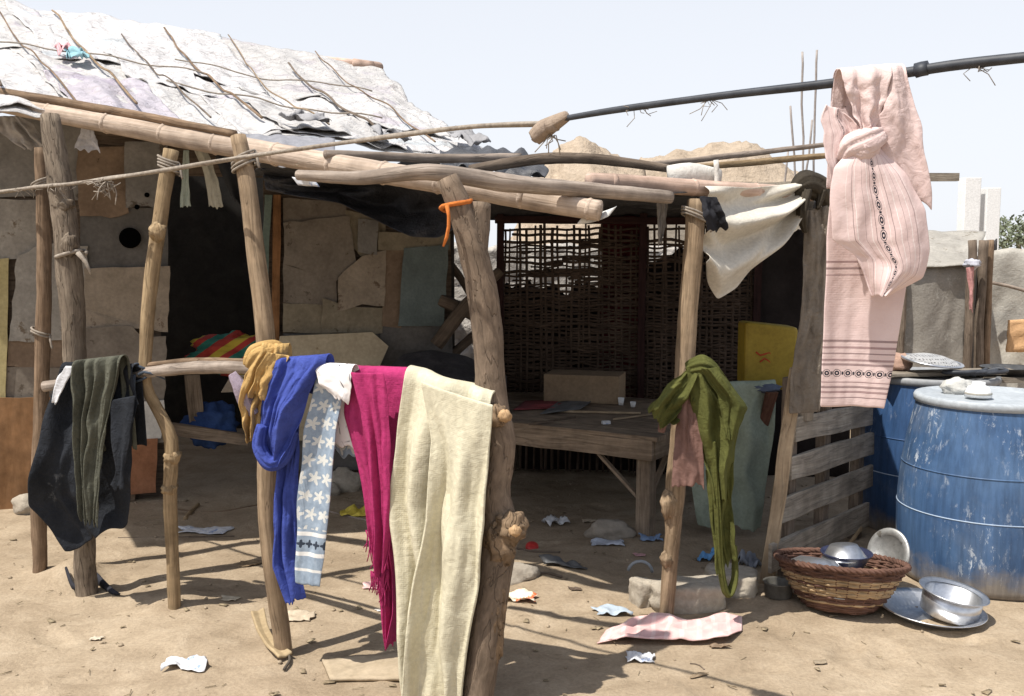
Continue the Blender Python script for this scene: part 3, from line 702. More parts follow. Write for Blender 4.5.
tw = thing('pink_towel', line_pt(870, 77), 'pale pink striped towel with dark border motifs knotted over the hose', 'towel')
mb = MB(); cloth(mb, [(840, 79), (834, 160), (826, 240), (823, 310), (820, 406)], [(906, 74), (926, 170), (910, 260), (900, 330), (884, 409)], lambda px: ty0 + .03, 40, 70, 1.6, .012, 91, .25, .3, uvs=(1, 1), hem=.002, vfreq=.5)
build('hanging_panel', mb, TP, tw, solid=.004, sub=1)
mb = MB(); cloth(mb, [(852, 148), (834, 168), (828, 205), (832, 240), (856, 255), (872, 296)], [(880, 146), (908, 175), (926, 210), (930, 250), (922, 278), (884, 297)], lambda px: ty0 - .05, 44, 50, 1.8, .026, 92, 0, .5, uvs=(1, 1), hem=.002, vfreq=.8, belly=.02)
build('knotted_end', mb, TK, tw, solid=.004, sub=1)
pk = fabric('pink_towel_cloth', (.69, .55, .52), (.61, .465, .44)); mb = MB()
mb.tube([at(842, 160, ty0 - .06), at(850, 148, ty0 - .075), at(866, 141, ty0 - .085), at(880, 134, ty0 - .07)], [.018, .030, .032, .02], 36, .006, .002, 3, .9, .22)
mb.tube([at(852, 142, ty0 - .07), at(862, 152, ty0 - .09), at(876, 150, ty0 - .08)], [.014, .024, .016], 30, .006, .002, 5, .9, .25)
build('knot', mb, pk, tw)
mb = MB(); cloth(mb, [(826, 104), (821, 120), (824, 160), (832, 186)], [(846, 112), (862, 130), (856, 148), (846, 170)], lambda px: ty0 - .035, 20, 24, 1.5, .014, 93, 0, .7, uvs=(1, 1))
build('side_flap', mb, TK, tw, solid=.004, sub=1)
mb = MB(); cloth(mb, [(842, 79), (848, 100), (860, 128)], [(892, 75), (886, 100), (874, 134)], lambda px: ty0 - .045, 24, 26, 2.6, .018, 94, .1, .6, uvs=(1, .4))
cloth(mb, [(886, 76), (884, 105), (868, 140)], [(908, 74), (921, 130), (931, 212)], lambda px: ty0 - .04, 24, 26, 2, .02, 95, .1, .6, uvs=(1, .5))
build('upper_fold', mb, pk, tw, solid=.004, sub=1)

# ------------------------------------------------------------------ shack
W0 = Vector((-3.3, 6.2, 0)); WD = Vector((.955, .297, 0)).normalized(); WN = Vector((WD.y, -WD.x, 0))
def wp(px, py, off=0): return onplane(px, py, W0 + WN * off, WN)
shk = thing('shack', W0 + WD * 1.2, 'patchwork shack with scrap board walls and a white plastic sheet roof', 'shack')
def wall_quad(x0, x1, zt, off, mat, name, th=.03, zb=-.05):
    a = W0 + WD * x0 + WN * off; b = W0 + WD * x1 + WN * off
    mb = MB(); mb.prism([a + Vector((0, 0, zb)), b + Vector((0, 0, zb)), b + Vector((0, 0, zt)), a + Vector((0, 0, zt))], -WN * th)
    return build(name, mb, mat, shk, smooth=False)
dx = lambda px: (wp(px, 400) - W0).dot(WD)
xl, xd0, xd1, xr = -2.2, dx(163), dx(268), dx(452)
wall_quad(xl, xd0, 2.44, 0, M['plank_dark'], 'wall'); wall_quad(xd1, xr, 2.1, 0, M['plank_dark'], 'wall'); wall_quad(xd0, xd1, 2.44, 0, M['plank_dark'], 'wall', zb=2.12)  # backing coloured dark to put shade into the gaps between patches
# inner room: back and side walls
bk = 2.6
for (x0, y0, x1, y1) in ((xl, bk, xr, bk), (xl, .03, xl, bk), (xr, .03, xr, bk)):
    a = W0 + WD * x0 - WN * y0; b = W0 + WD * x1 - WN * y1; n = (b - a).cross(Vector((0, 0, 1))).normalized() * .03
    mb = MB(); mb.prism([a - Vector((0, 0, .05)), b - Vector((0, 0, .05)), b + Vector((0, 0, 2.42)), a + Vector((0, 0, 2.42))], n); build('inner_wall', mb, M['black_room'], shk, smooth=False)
# patch boards
def bd(name, c0, c1, s=6, spots=None, b=.35): return plain(name, c0, c1, s, .95, b, .006, spots=spots)
B = {
 'grey': bd('grey_board', (.155, .145, .132), (.26, .245, .225), spots=((.11, .09, .07), .62, 7)),
 'pale': bd('pale_grey_board', (.23, .21, .185), (.36, .335, .295), spots=((.16, .125, .09), .6, 6)),
 'beige': bd('beige_board', (.225, .185, .14), (.345, .285, .22), spots=((.14, .10, .07), .6, 7)),
 'brown': bd('brown_board', (.15, .105, .072), (.25, .18, .125), spots=((.09, .06, .04), .6, 8)),
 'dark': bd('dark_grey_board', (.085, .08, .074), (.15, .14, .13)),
 'ply': wood('orange_brown_plywood', (.21, .11, .05), (.34, .195, .10), 2, 12, .2, crack=False),
 'white': bd('whitish_board', (.46, .44, .40), (.62, .60, .55)),
 'red': bd('red_brown_board', (.20, .085, .04), (.32, .15, .08)),
 'yellow': bd('yellowish_board', (.36, .30, .14), (.48, .41, .22)),
 'teal': fabric('grey_teal_cloth', (.17, .205, .20), (.11, .135, .13)),
 'taupe': bd('taupe_board', (.155, .13, .105), (.25, .215, .175), spots=((.10, .08, .06), .6, 8)),
 'khaki': bd('khaki_board', (.18, .15, .105), (.29, .25, .18), spots=((.11, .09, .06), .62, 9)),
 'plank': M['plank_dark'],
}
def patch(poly, off, mat, torn=0, name='wall_board', th=.012, lab=None, hole=None):
    off = off * 1.7 + .004; rk = random.Random(int(abs(poly[0][0] * 7 + poly[0][1] * 3))); pts = [wp(x, y, off + rk.uniform(-.004, .012)) for x, y in poly]; out = []
    n = len(pts)
    for i in range(n):
        a, b = pts[i], pts[(i + 1) % n]; L = (b - a).length; k = max(1, int(L / .045))
        for j in range(k):
            p = a.lerp(b, j / k)
            am = .006 + torn
            if j: p += WD * (noise.noise(p * 9 + Vector((i * 3, 0, off * 90))) * am) + Vector((0, 0, noise.noise(p * 9 + Vector((5, i * 2, off * 70))) * am))
            out.append(p)
    mb = MB(); c = sum(out, Vector()) / len(out)
    ar = sum((out[i] - c).cross(out[(i + 1) % len(out)] - c).dot(WN) for i in range(len(out)))
    if ar < 0: out.reverse()
    mb.prism(out, WN * th, WD if False else Vector((0, 0, 1)))
    return build(name, mb, B[mat], shk, label=lab, smooth=False)
patch([(-40, 115), (42, 118), (40, 196), (-40, 198)], .004, 'grey')
patch([(-40, 198), (40, 200), (39, 258), (-40, 262)], .010, 'pale')
patch([(18, 256), (40, 244), (88, 246), (86, 342), (9, 341)], .022, 'pale', .012)
patch([(-40, 260), (9, 258), (6, 398), (-40, 398)], .014, 'yellow')
patch([(40, 118), (82, 120), (82, 200), (40, 200)], .016, 'grey')
patch([(78, 148), (127, 146), (129, 213), (110, 218), (80, 216)], .026, 'brown', .012)
patch([(125, 142), (168, 142), (166, 212), (148, 206), (126, 208)], .036, 'grey', .006)
patch([(80, 208), (168, 208), (168, 270), (82, 268)], .015, 'dark')
patch([(84, 268), (170, 266), (168, 332), (130, 328), (84, 332)], .029, 'beige', .010)
patch([(84, 328), (132, 326), (144, 338), (166, 336), (164, 442), (82, 440)], .041, 'taupe', .008)
patch([(9, 338), (62, 340), (62, 368), (7, 366)], .006, 'brown'); patch([(7, 367), (64, 368), (64, 398), (5, 398)], .010, 'taupe')
patch([(-40, 398), (70, 397), (70, 512), (-40, 514)], .030, 'ply', lab='orange brown plywood sheet at the foot of the wall')
patch([(70, 398), (135, 398), (135, 500), (70, 506)], .018, 'brown')
patch([(133, 402), (164, 400), (161, 438), (133, 438)], .056, 'white', .006)
patch([(116, 438), (158, 438), (156, 492), (116, 496)], .054, 'red')
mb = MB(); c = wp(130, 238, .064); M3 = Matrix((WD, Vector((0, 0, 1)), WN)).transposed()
mb.lathe([(.001, .002), (.050, .002), (.062, .004), (.066, .0)], c, 28, M3); M['hole'] = plain('hole_shade_black', (.002, .002, .002), (.003, .003, .003), spec=0, bump=0); build('round_hole_disc', mb, M['hole'], shk)  # black disc paints the darkness of a hole; no opening is cut
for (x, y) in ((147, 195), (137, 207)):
    mb = MB(); mb.lathe([(.001, .002), (.014, .002), (.016, 0)], wp(x, y, .094), 14, M3); build('nail_hole_disc', mb, M['hole'], shk)  # small black discs, hole darkness painted the same way
# right of doorway
patch([(283, 198), (346, 202), (346, 226), (283, 224)], .006, 'taupe'); patch([(283, 223), (350, 216), (356, 262), (336, 281), (283, 264)], .020, 'taupe', .012)
patch([(345, 210), (386, 220), (384, 252), (360, 256), (346, 240)], .010, 'khaki', .01); patch([(358, 219), (378, 221), (377, 255), (358, 252)], .034, 'grey', .004)
patch([(338, 278), (362, 256), (386, 250), (384, 306), (362, 304), (337, 311)], .032, 'beige', .010)
patch([(283, 264), (336, 280), (337, 312), (283, 302)], .012, 'taupe'); patch([(283, 303), (330, 305), (330, 334), (283, 332)], .018, 'khaki')
patch([(322, 298), (350, 306), (384, 308), (382, 333), (322, 333)], .024, 'khaki', .006)
patch([(378, 232), (450, 234), (450, 250), (378, 250)], .03, 'khaki'); patch([(384, 250), (405, 250), (401, 328), (382, 326)], .022, 'brown')
patch([(404, 248), (449, 245), (445, 300), (443, 326), (398, 326)], .042, 'teal', .004, 'hanging_cloth', .005)
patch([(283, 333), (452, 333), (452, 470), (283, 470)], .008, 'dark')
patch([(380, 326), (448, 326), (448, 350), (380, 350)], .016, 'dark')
mb = MB(); mb.board(wp(274, 440, .03), wp(277, 195, .03), WD * .05, WN * .05, 10, .004, 4); build('door_post', mb, wood('orange_brown_timber', (.20, .095, .04), (.34, .18, .085), 3, 50, .4), shk, smooth=False)
mb = MB(); mb.board(wp(264, 290, .05), wp(268, 195, .05), WD * .045, WN * .02, 10, .006, 8); build('door_strip', mb, plain('green_grey_board', (.10, .14, .12), (.18, .23, .20)), shk, smooth=False)
mb = MB(); mb.board(wp(152, 460, .05), wp(152, 352, .06), WD * .07, WN * .03, 10, .006, 9); build('door_post', mb, M['table_wood'], shk, smooth=False)
mb = MB(); mb.board(wp(168, 428, .02), wp(248, 440, .02), (0, 0, .08), WN * .05, 8, .006, 9); build('door_sill', mb, M['table_wood'], shk, smooth=False)

# roof: line of the eave and of the ridge
EL, ER = at(-140, 90, 4.75), at(492, 158, 5.75); RL, RR = at(-220, -34, 8.1), at(374, 68, 9.0)
def roof_pt(s, t, h=0):
    p = EL.lerp(ER, s).lerp(RL.lerp(RR, s), t)
    n = (ER - EL).cross(RL - EL).normalized()
    sag = -.05 * math.sin(math.pi * t) + .05 * noise.noise(Vector((s * 5, t * 2.5, 2))) + .03 * noise.noise(Vector((s * 13, t * 7, 4))) + .012 * noise.noise(Vector((s * 40, t * 20, 6)))
    return p + n * (h + sag)
def mat_roof(name, tint, spots, wear=(.40, .36, .32)):
    t = NT(name); ob = t.coord('Object'); n = t.noise(ob, 4, 7, .65, .6)
    c = t.ramp(n, [(.25, tuple(x * .84 for x in tint)), (.65, tint)])
    pr = t.ramp(t.noise(ob, 2.3, 3, .5), [(.60, 0), (.63, 1)]); c = t.mix(t.math('MULTIPLY', pr, .45), c, spots)
    st = t.ramp(t.noise(t.coord('Object', (3, 9, 9)), 2.2, 7, .75, 1), [(.545, 0), (.66, 1)]); c = t.mix(t.math('MULTIPLY', st, .75), c, wear)
    vo = t.n('ShaderNodeTexVoronoi', feature='DISTANCE_TO_EDGE'); vo.inputs['Scale'].default_value = 2.2; vv_ = t.n('ShaderNodeVectorMath', operation='ADD'); nn = t.n('ShaderNodeTexNoise'); nn.inputs['Scale'].default_value = 3.0; t.l(ob, nn.inputs['Vector']); t.l(nn.outputs['Color'], vv_.inputs[0]); t.l(ob, vv_.inputs[1]); t.l(vv_.outputs[0], vo.inputs['Vector'])
    sm = t.ramp(vo.outputs['Distance'], [(.004, 1), (.02, 0)]); c = t.mix(t.math('MULTIPLY', sm, .5), c, (.22, .19, .18))  # dark fold lines put crease shade into the sheet colour
    pt_ = t.ramp(t.noise(t.coord('Object', (14, 14, 20)), 1.6, 5, .7, 2), [(.60, 0), (.64, 1)]); pm = t.ramp(t.noise(ob, 1.7, 3), [(.50, 0), (.6, 1)]); c = t.mix(t.math('MULTIPLY', t.math('MULTIPLY', pt_, pm), .55), c, (.34, .27, .33))
    nm = t.bump(t.noise(ob, 9, 7, .65, 1.5), .8, .05); nm = t.bump(t.noise(ob, 40, 5, .6, 1), .4, .01, nm)
    return t.done(c, nm, .6, spec=.35)
RM = [mat_roof('white_sacking', (.60, .58, .56), (.40, .34, .42)), mat_roof('whitish_plastic_sheet', (.64, .62, .61), (.38, .46, .50)), mat_roof('grey_white_sheet', (.54, .52, .50), (.40, .36, .40)), mat_roof('lilac_printed_sheet', (.50, .46, .50), (.30, .25, .34))]
sheets = [(-.02, 1.0, -.02, 1.03, 0, 0), (.0, .36, -.01, .55, 1, .012), (.30, .62, -.03, .50, 0, .020), (.55, 1.0, -.02, .46, 1, .016), (.0, .40, .50, 1.02, 0, .022), (.35, .72, .45, 1.02, 1, .028), (.66, 1.005, .42, 1.015, 2, .018), (.30, .46, -.01, .22, 3, .036), (.62, .80, -.01, .24, 2, .034), (.46, .58, .24, .60, 1, .040), (.80, .96, .12, .5, 0, .034)]
for i, (s0, s1, t0, t1, m, h) in enumerate(sheets):
    def fn(u, v, s0=s0, s1=s1, t0=t0, t1=t1, h=h, i=i):
        s = s0 + (s1 - s0) * u; t = t0 + (t1 - t0) * v
        s += .012 * noise.noise(Vector((v * 3, i * 3.3, 0))) * (1 if u in (0, 1) or True else 0); t += .02 * noise.noise(Vector((u * 4, i * 2.7, 5)))
        e = min(u, 1 - u, v, 1 - v); lift = .02 * max(0, 1 - e * 14) * (noise.noise(Vector((u * 6, v * 6, i))) + .2)
        wr = .022 * noise.noise(Vector((s * 26 + 2 * noise.noise(Vector((s * 6, t * 4, i))), t * 10, i))) + .01 * noise.noise(Vector((s * 60, t * 30, i)))
        return roof_pt(s, t, h + lift + (wr if i else 0))
    mb = MB(); mb.grid(fn, 80, 50, (2, 2)); build('roof_sheet', mb, RM[m], shk, solid=.004)
# folded torn edge along the eave, battens
for i, s in enumerate((.20, .30, .40, .505, .60, .70, .795, .89)):
    s2 = s + random.uniform(-.02, .05); t1 = random.uniform(.92, 1.0) if i % 3 else .75; t0 = .0 if i % 2 else .04
    mb = MB(); P = [roof_pt(s + (s2 - s) * (k / 14) + .0025 * noise.noise(Vector((k * .4, i, 0))), t0 + (t1 - t0) * k / 14, .062) for k in range(15)]
    mb.tube(P, .005 if i % 2 else .0075, 7, .06, .006, i, 1, 0, .2)
    build('roof_batten', mb, M['stick_dark'] if i % 3 == 0 else (M['pole_brown'] if i % 3 == 1 else M['pole_tan']), shk)
for i, (s0, t0, s1, t1) in enumerate(((.25, .50, .60, .44), (.5, .26, .85, .18), (.58, .60, .92, .55))):
    mb = MB(); P = [roof_pt(s0 + (s1 - s0) * k / 14, t0 + (t1 - t0) * k / 14, .060 - .002 * i) for k in range(15)]
    mb.tube(P, .005, 6, .06, .014, i + 20, 1, 0, .2); build('roof_cord', mb, M['rope'], shk)
mb = MB(); mb.tube([RL + Vector((0, .05, -.08)), RR + Vector((0, .0, -.03)), RR + (RR - RL).normalized() * .02 + Vector((.0, 0, .03))], .06, 12)
e = (RR - RL).normalized(); mb = MB(); mb.tube([RR - e * 1.2 + Vector((0, 0, -.06)), RR + e * .0 + Vector((0, 0, .01)), at(352, 64, 8.9), at(373, 66, 8.95)], [.045, .045, .05, .042], 14, .05, .004, 3, 1, 0, .06)
build('ridge_pole', mb, M['bamboo_pink'], shk)
def scrap(name, mat, c, w, h, seed, lab=None):
    s0, t0 = c
    def fn(u, v):
        e = .4 * noise.noise(Vector((u * 3, v * 3, seed)))
        return roof_pt(s0 + w * (u - .5) + .02 * e, t0 + h * (v - .5) + .04 * noise.noise(Vector((u * 3, seed, v * 3))), .075 + .05 * noise.noise(Vector((u * 4, v * 4, seed))) + .02)
    mb = MB(); mb.grid(fn, 18, 14, (.3, .3)); build(name, mb, mat, shk, label=lab, solid=.003)
gr = fabric('dark_grey_mesh_cloth', (.34, .335, .34), (.24, .235, .24))
scrap('roof_scrap', gr, (.66, .0), .07, .05, 3, 'grey mesh scrap'); scrap('roof_scrap', gr, (.80, -.02), .06, .03, 5); scrap('roof_scrap', fabric('teal_pink_scrap', (.30, .50, .55)), (.385, .40), .03, .05, 7, 'teal plastic scrap'); scrap('roof_scrap', fabric('pink_scrap', (.72, .40, .42)), (.375, .46), .025, .04, 9, 'pink plastic scrap'); scrap('roof_scrap', fabric('teal_scrap', (.28, .52, .50)), (.285, .74), .03, .04, 11, 'teal plastic scrap'); scrap('roof_scrap', gr, (.955, .03), .06, .1, 13)
# ragged bits hanging in the doorway and below the eave
def hang_rag(poly_l, poly_r, Y, mat, label, seed, amp=.015, cat='rag', folds=2, nm='hanging_rag'):
    mb = MB(); cloth(mb, poly_l, poly_r, Y, 18, 26, folds, amp, seed, 0, .6, hem=.01); return build(nm, mb, mat, label=label, cat=cat, solid=.003, sub=1)
hang_rag([(0, 116), (0, 132), (12, 142), (24, 150)], [(20, 116), (34, 124), (42, 138), (46, 148)], 5.5, fabric('striped_white_sacking', (.48, .45, .42), (.25, .24, .24)), 'whitish sacking drooping under the eave at the far left', 101, .04, 'sacking', 4)
hang_rag([(82, 128), (74, 150)], [(94, 130), (102, 152)], 5.3, fabric('white_plastic_bag', (.62, .62, .66)), 'white plastic scrap hanging under the eave above the brown board', 102, .02, 'plastic bag', 3)
hang_rag([(184, 150), (181, 190), (180, 208)], [(189, 150), (190, 190), (191, 206)], 5.6, fabric('pale_green_rag', (.42, .47, .40)), 'narrow pale green rag dangling at the top of the doorway', 103)
hang_rag([(194, 148), (204, 175), (209, 208)], [(206, 148), (218, 180), (224, 208)], 5.55, fabric('pale_tan_rag', (.46, .43, .34)), 'pale triangular rag dangling in the doorway, right of the green one', 104)
hang_rag([(214, 150), (222, 175), (232, 200)], [(236, 152), (240, 180), (246, 205)], 5.5, fabric('blackish_rag', (.03, .03, .03)), 'black rag hanging at the top right of the doorway', 105, .03)
# things inside the doorway
mb = MB(); o = wp(235, 345, -.25); 
mb.blob(o + Vector((0, 0, -.06)), (.30, .2, .14), 3, .35, 2.5, 40, 28)
def mat_multi():
    t = NT('striped_red_yellow_green_cloth'); ob = t.coord('Object', (1, 1, 1), (0, R(35), 0)); w = t.n('ShaderNodeSeparateXYZ'); t.l(ob, w.inputs[0])
    f = t.math('FRACT', t.math('ADD', t.math('MULTIPLY', w.outputs[2], 5.2), .15)); c = t.ramp(f, [(0, (.45, .33, .04)), (.26, (.36, .04, .03)), (.55, (.03, .16, .12)), (.8, (.36, .04, .03))], 'CONSTANT')
    return t.done(c, t.bump(t.noise(ob, 20, 5), .4, .01), .9)
build('striped_bundle', mb, mat_multi(), label='red, yellow and green striped cloth bundle inside the doorway', cat='bundle')
mb = MB(); mb.blob(wp(212, 425, -.18), (.17, .14, .15), 6, .35, 2.2, 34, 24); build('blue_bag', mb, fabric('dark_blue_plastic', (.05, .10, .26), (.025, .05, .14)), label='dark blue plastic bag on the floor inside the doorway', cat='bag')
mb = MB(); mb.board(wp(198, 430, -.12), wp(192, 375, -.12), WD * .10, WN * .03, 6, .004, 1); build('loose_board', mb, M['table_wood'], label='short brown board standing just inside the doorway beside the blue bag', cat='board', smooth=False)
mb = MB(); mb.board(wp(228, 392, .08), wp(238, 375, .08), WD * .09, WN * .02, 3, .004, 1); build('square_tile', mb, B['beige'], label='small square beige tag hanging behind the clothes rail in the doorway', cat='tag', smooth=False)

# ------------------------------------------------------------------ canopy of the shade
cz = lambda p, dz: p + Vector((0, 0, dz))
Fr = [at(262, 165, 4.72), at(350, 172, 4.42), at(460, 187, 4.06), at(595, 200, 4.0), at(700, 198, 4.42), at(815, 196, 4.86)]
Bk = [Vector((-1.75, 6.60, 2.14)), Vector((-1.0, 6.85, 2.12)), Vector((-.3, 7.5, 2.08)), Vector((.6, 7.9, 1.98)), Vector((1.4, 7.7, 1.93)), Vector((2.15, 7.2, 1.90))]
def lerpl(L, u):
    k = u * (len(L) - 1); i = min(int(k), len(L) - 2); return L[i].lerp(L[i + 1], k - i)
def can(u, v):
    p = lerpl(Fr, u).lerp(lerpl(Bk, u), v)
    p.z += .035 * noise.noise(Vector((p.x * 3, p.y * 3, 2))) + .02 * noise.noise(Vector((p.x * 9, p.y * 9, 4))) - .05 * math.sin(math.pi * v) * (1 if u < .6 else .4) + .03
    p.y += .05 * noise.noise(Vector((u * 14, 3, v))) * (1 - v)
    return p
mb = MB(); mb.grid(can, 70, 40, (3, 3))
mat_can = plain('black_plastic_sheet', (.04, .04, .043), (.09, .09, .096), 5, .5, .6, .03, 0, .4)
build('canopy_sheet', mb, mat_can, label='black plastic canopy sheet spread over the shade frame', cat='canopy', solid=.004)
def sagf(u, v):
    tx, ty = pl([(262, 168), (330, 175), (420, 180), (480, 190)], u); bx, by = pl([(266, 190), (300, 197), (340, 203), (385, 225), (412, 237), (438, 238), (468, 222), (484, 205)], u)
    px = tx + (bx - tx) * v; py = ty + (by - ty) * v
    return at(px, py, 4.85 - .45 * u + .3 * math.sin(v * 3.1) * math.sin(u * 3.1)) + Vector((0, 1, 0)) * (.10 * noise.noise(Vector((u * 9 + v * 3, v * 3, 2))))
mb = MB(); mb.grid(sagf, 60, 24, (1.2, .3)); build('sagging_tarp', mb, plain('blackish_grey_tarp', (.03, .03, .034), (.075, .075, .082), 6, .7, .8, .03), label='black tarp sagging in a belly under the bamboo pole left of the fork', cat='tarp', solid=.004, sub=1)
mb = MB(); mb.grid(lambda u, v: at(292 + 22 * u + 6 * v, 177 + 8 * v + 2 * u, 4.0 - .04 * u) + Vector((0, .02 * math.sin(u * 6), 0)), 6, 4, (.1, .1)); build('white_scrap', mb, M['paper'], label='small white scrap caught under the crooked pole left of the fork', cat='scrap', solid=.002)
mb = MB(); mb.grid(lambda u, v: at(585 + 32 * u - 8 * v, 214 + 10 * v - 8 * u * u, 3.9 + .02 * math.sin(u * 5)), 10, 6, (.1, .1)); build('white_scrap', mb, fabric('white_plastic_scrap', (.72, .72, .70)), label='white plastic flap at the open end of the bamboo eave pole', cat='scrap', solid=.002)
mb = MB(); mb.grid(lambda u, v: at(440 + (105 + 22 * noise.noise(Vector((v * 3, 1, 1)))) * u, 150 + (20 + 8 * u) * v - 6 * math.sin(3.1 * u) * (1 - v) + 14 * u * u * (1 - v), 5.3 - .5 * v) + Vector((0, 0, .06 * noise.noise(Vector((u * 7, v * 4, 1))))), 40, 14, (1, .5)); build('tarp_scrap', mb, mat_can, label='crumpled black tarp heaped on the canopy beside the roof corner', cat='tarp', solid=.004)
mb = MB(); mb.grid(lambda u, v: at(243 + 92 * u, 133 + 30 * v + 6 * u, 5.1 - .5 * v) + Vector((0, 0, .03 * noise.noise(Vector((u * 6, v * 3, 8))))), 30, 14, (1, .4)); build('grey_mesh_sheet', mb, fabric('grey_mesh', (.30, .30, .32), (.20, .20, .22)), label='grey mesh sheet lying between roof edge and bamboo pole', cat='sheet', solid=.004)

# ------------------------------------------------------------------ wicker screen
S0 = at(500, 300, 7.3); S1 = at(756, 300, 7.05); SD = (S1 - S0); SD.z = 0; SL = SD.length; SD.normalize(); SN = Vector((SD.y, -SD.x, 0))
sp = lambda x, z, o=0: Vector((S0.x, S0.y, 0)) + SD * x + SN * o + Vector((0, 0, z))
ws = thing('wicker_screen', sp(SL / 2, 0), 'dark open weave wicker screen standing behind the table', 'screen')
mb = MB(); nst = 40
for k in range(nst):
    x = SL * (k + .5) / nst + random.uniform(-.008, .008); mb.tube([sp(x + random.uniform(-.01, .01), .02), sp(x, .9), sp(x + random.uniform(-.02, .02), 1.83 + random.uniform(-.05, .03))], random.uniform(.007, .013), 6, .06, .010, k)
build('stakes', mb, M['wicker_dark'], ws)
mb = MB(); z = .3; k = 0
while z < 1.83:
    dens = min(1, max(0, (z - 1.22) / .36)); d = random.uniform(.8, 1.25) * (.0185 + .019 * dens)
    pts = [sp(SL * i / 40, z + .020 * noise.noise(Vector((i * .35, k * .7, 1))), .011 * (1 if (i + k) % 2 else -1)) for i in range(41)]
    if z > 1.42 and k % 3 == 0: i_ = random.randint(0, 12); pts = pts[i_:i_ + random.randint(16, 28)]
    mb.tube(pts, random.uniform(.006, .012), 6, .035, .007, k); z += d; k += 1
for k in range(64):
    z = 1.25 + .48 * random.random() ** 1.6; i_ = random.randint(0, 34); n_ = random.randint(4, 12)
    mb.tube([sp(SL * min(40, i_ + q) / 40, z + .015 * noise.noise(Vector((q * .5, k, 4))), .016 * (1 if (q + k) % 2 else -1)) for q in range(n_)], random.uniform(.006, .011), 6, .035, .006, k + 300)
build('weave', mb, M['wicker_dark'], ws)
mb = MB()
for (x, w) in ((.0, .05), (SL * .56, .05), (SL, .05)): mb.board(sp(x, 0, .03), sp(x + .01, 1.9, .03), SD * w, SN * .03, 8, .006, int(w * 100))
mb.board(sp(-.03, 1.86, .035), sp(SL + .03, 1.84, .035), (0, 0, .05), SN * .03, 8, .006, 5)
build('screen_frame', mb, wood('dark_red_brown_timber', (.022, .010, .010), (.05, .024, .022), 3, 50, .5), ws, smooth=False)
# added sheet that darkens the view through the weave, then a red cloth
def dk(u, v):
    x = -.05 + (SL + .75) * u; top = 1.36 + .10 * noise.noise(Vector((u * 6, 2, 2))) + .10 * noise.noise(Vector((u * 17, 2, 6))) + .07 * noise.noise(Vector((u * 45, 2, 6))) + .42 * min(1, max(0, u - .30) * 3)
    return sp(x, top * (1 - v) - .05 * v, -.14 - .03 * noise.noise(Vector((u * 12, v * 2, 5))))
mb = MB(); mb.grid(dk, 160, 14, (2, 1.4)); build('dark_backing', mb, fabric('blackish_backing_sheet', (.028, .022, .02), (.014, .011, .010)), label='added dark sheet behind the lower part of the wicker screen', cat='sacking', solid=.004)
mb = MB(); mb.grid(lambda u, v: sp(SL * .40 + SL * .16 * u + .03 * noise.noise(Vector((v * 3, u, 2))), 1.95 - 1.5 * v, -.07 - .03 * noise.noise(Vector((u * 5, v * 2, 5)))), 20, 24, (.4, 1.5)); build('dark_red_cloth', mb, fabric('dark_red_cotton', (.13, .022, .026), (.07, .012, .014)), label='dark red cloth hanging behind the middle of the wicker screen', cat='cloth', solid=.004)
P = [sp(-.10 + (SL + .5) * i / 30, 1.97 + .03 * noise.noise(Vector((i * .4, 3, 1))), -.02) for i in range(31)]
mb = MB(); mb.tube(P, [.10 + .02 * noise.noise(Vector((i * .5, 8, 1))) for i in range(31)], 30, .04, .01, 3, .7, .2)  # dark roll added to close the bright gap under the canopy back
build('dark_gap_roll', mb, plain('dark_gap_fill', (.025, .024, .026), (.06, .056, .058), 7, .7, .7, .02), label='added dark roll filling the bright gap above the wicker screen', cat='tarp')
# crossed branches in the gap left of the screen
GX = 'branches crossed in the gap beside the wicker screen'
for i, (a, b, r, lb) in enumerate((((436, 345), (500, 270), .05, 'thick dark branch slanting up to the right behind the forked trunk'), ((440, 300), (482, 322), .045, 'dark branch slanting down behind the forked trunk, crossing the thick one'), ((444, 362), (500, 318), .035, 'lowest dark branch in the gap beside the teal cloth'), ((448, 262), (472, 300), .03, 'short steep dark branch right of the teal cloth'))):
    pole('branch', [at(*a, 6.9 + .1 * i), at((a[0] + b[0]) / 2, (a[1] + b[1]) / 2 - 3, 6.9 + .1 * i), at(*b, 6.95 + .1 * i)], [r, r, r * .7], M['plank_dark'], lb, 'branch', GX, 9, .02, .15, i + 40)

# ------------------------------------------------------------------ table and the things on it
TZ = .60; RF = atz(650, 437, TZ); LF = atz(500, 421, TZ); td = (LF - RF); td.z = 0; td.normalize(); tb = Vector((td.y, -td.x, 0))
if tb.y < 0: tb = -tb
LF = RF + td * 1.75
tp = lambda a, b, z=TZ: Vector((RF.x, RF.y, 0)) + td * a + tb * b + Vector((0, 0, z))
tbl = thing('wooden_table', tp(.85, .6, 0), 'low rough wooden platform table in the shade before the wicker screen', 'table')
mb = MB()
for k in range(9): w = 1.35 / 9; mb.board(tp(-.03 + random.uniform(-.02, .02), (k + .5) * w, TZ - .0125 + random.uniform(-.003, .003)), tp(1.78, (k + .5) * w, TZ - .0125), tb * (w - .008), (0, 0, .024), 10, .005, k)
build('tabletop', mb, M['table_wood'], tbl, smooth=False, bevel=.002)
mb = MB(); mb.board(tp(-.01, .02, TZ - .08), tp(1.76, .02, TZ - .08), (0, 0, .11), tb * .03, 10, .006, 3); build('apron', mb, M['table_wood'], tbl, smooth=False, bevel=.002)
mb = MB(); mb.board(tp(.0, .045, TZ - .08), tp(.0, 1.3, TZ - .08), (0, 0, .11), td * .03, 10, .006, 3); build('apron', mb, M['table_wood'], tbl, smooth=False, bevel=.002)
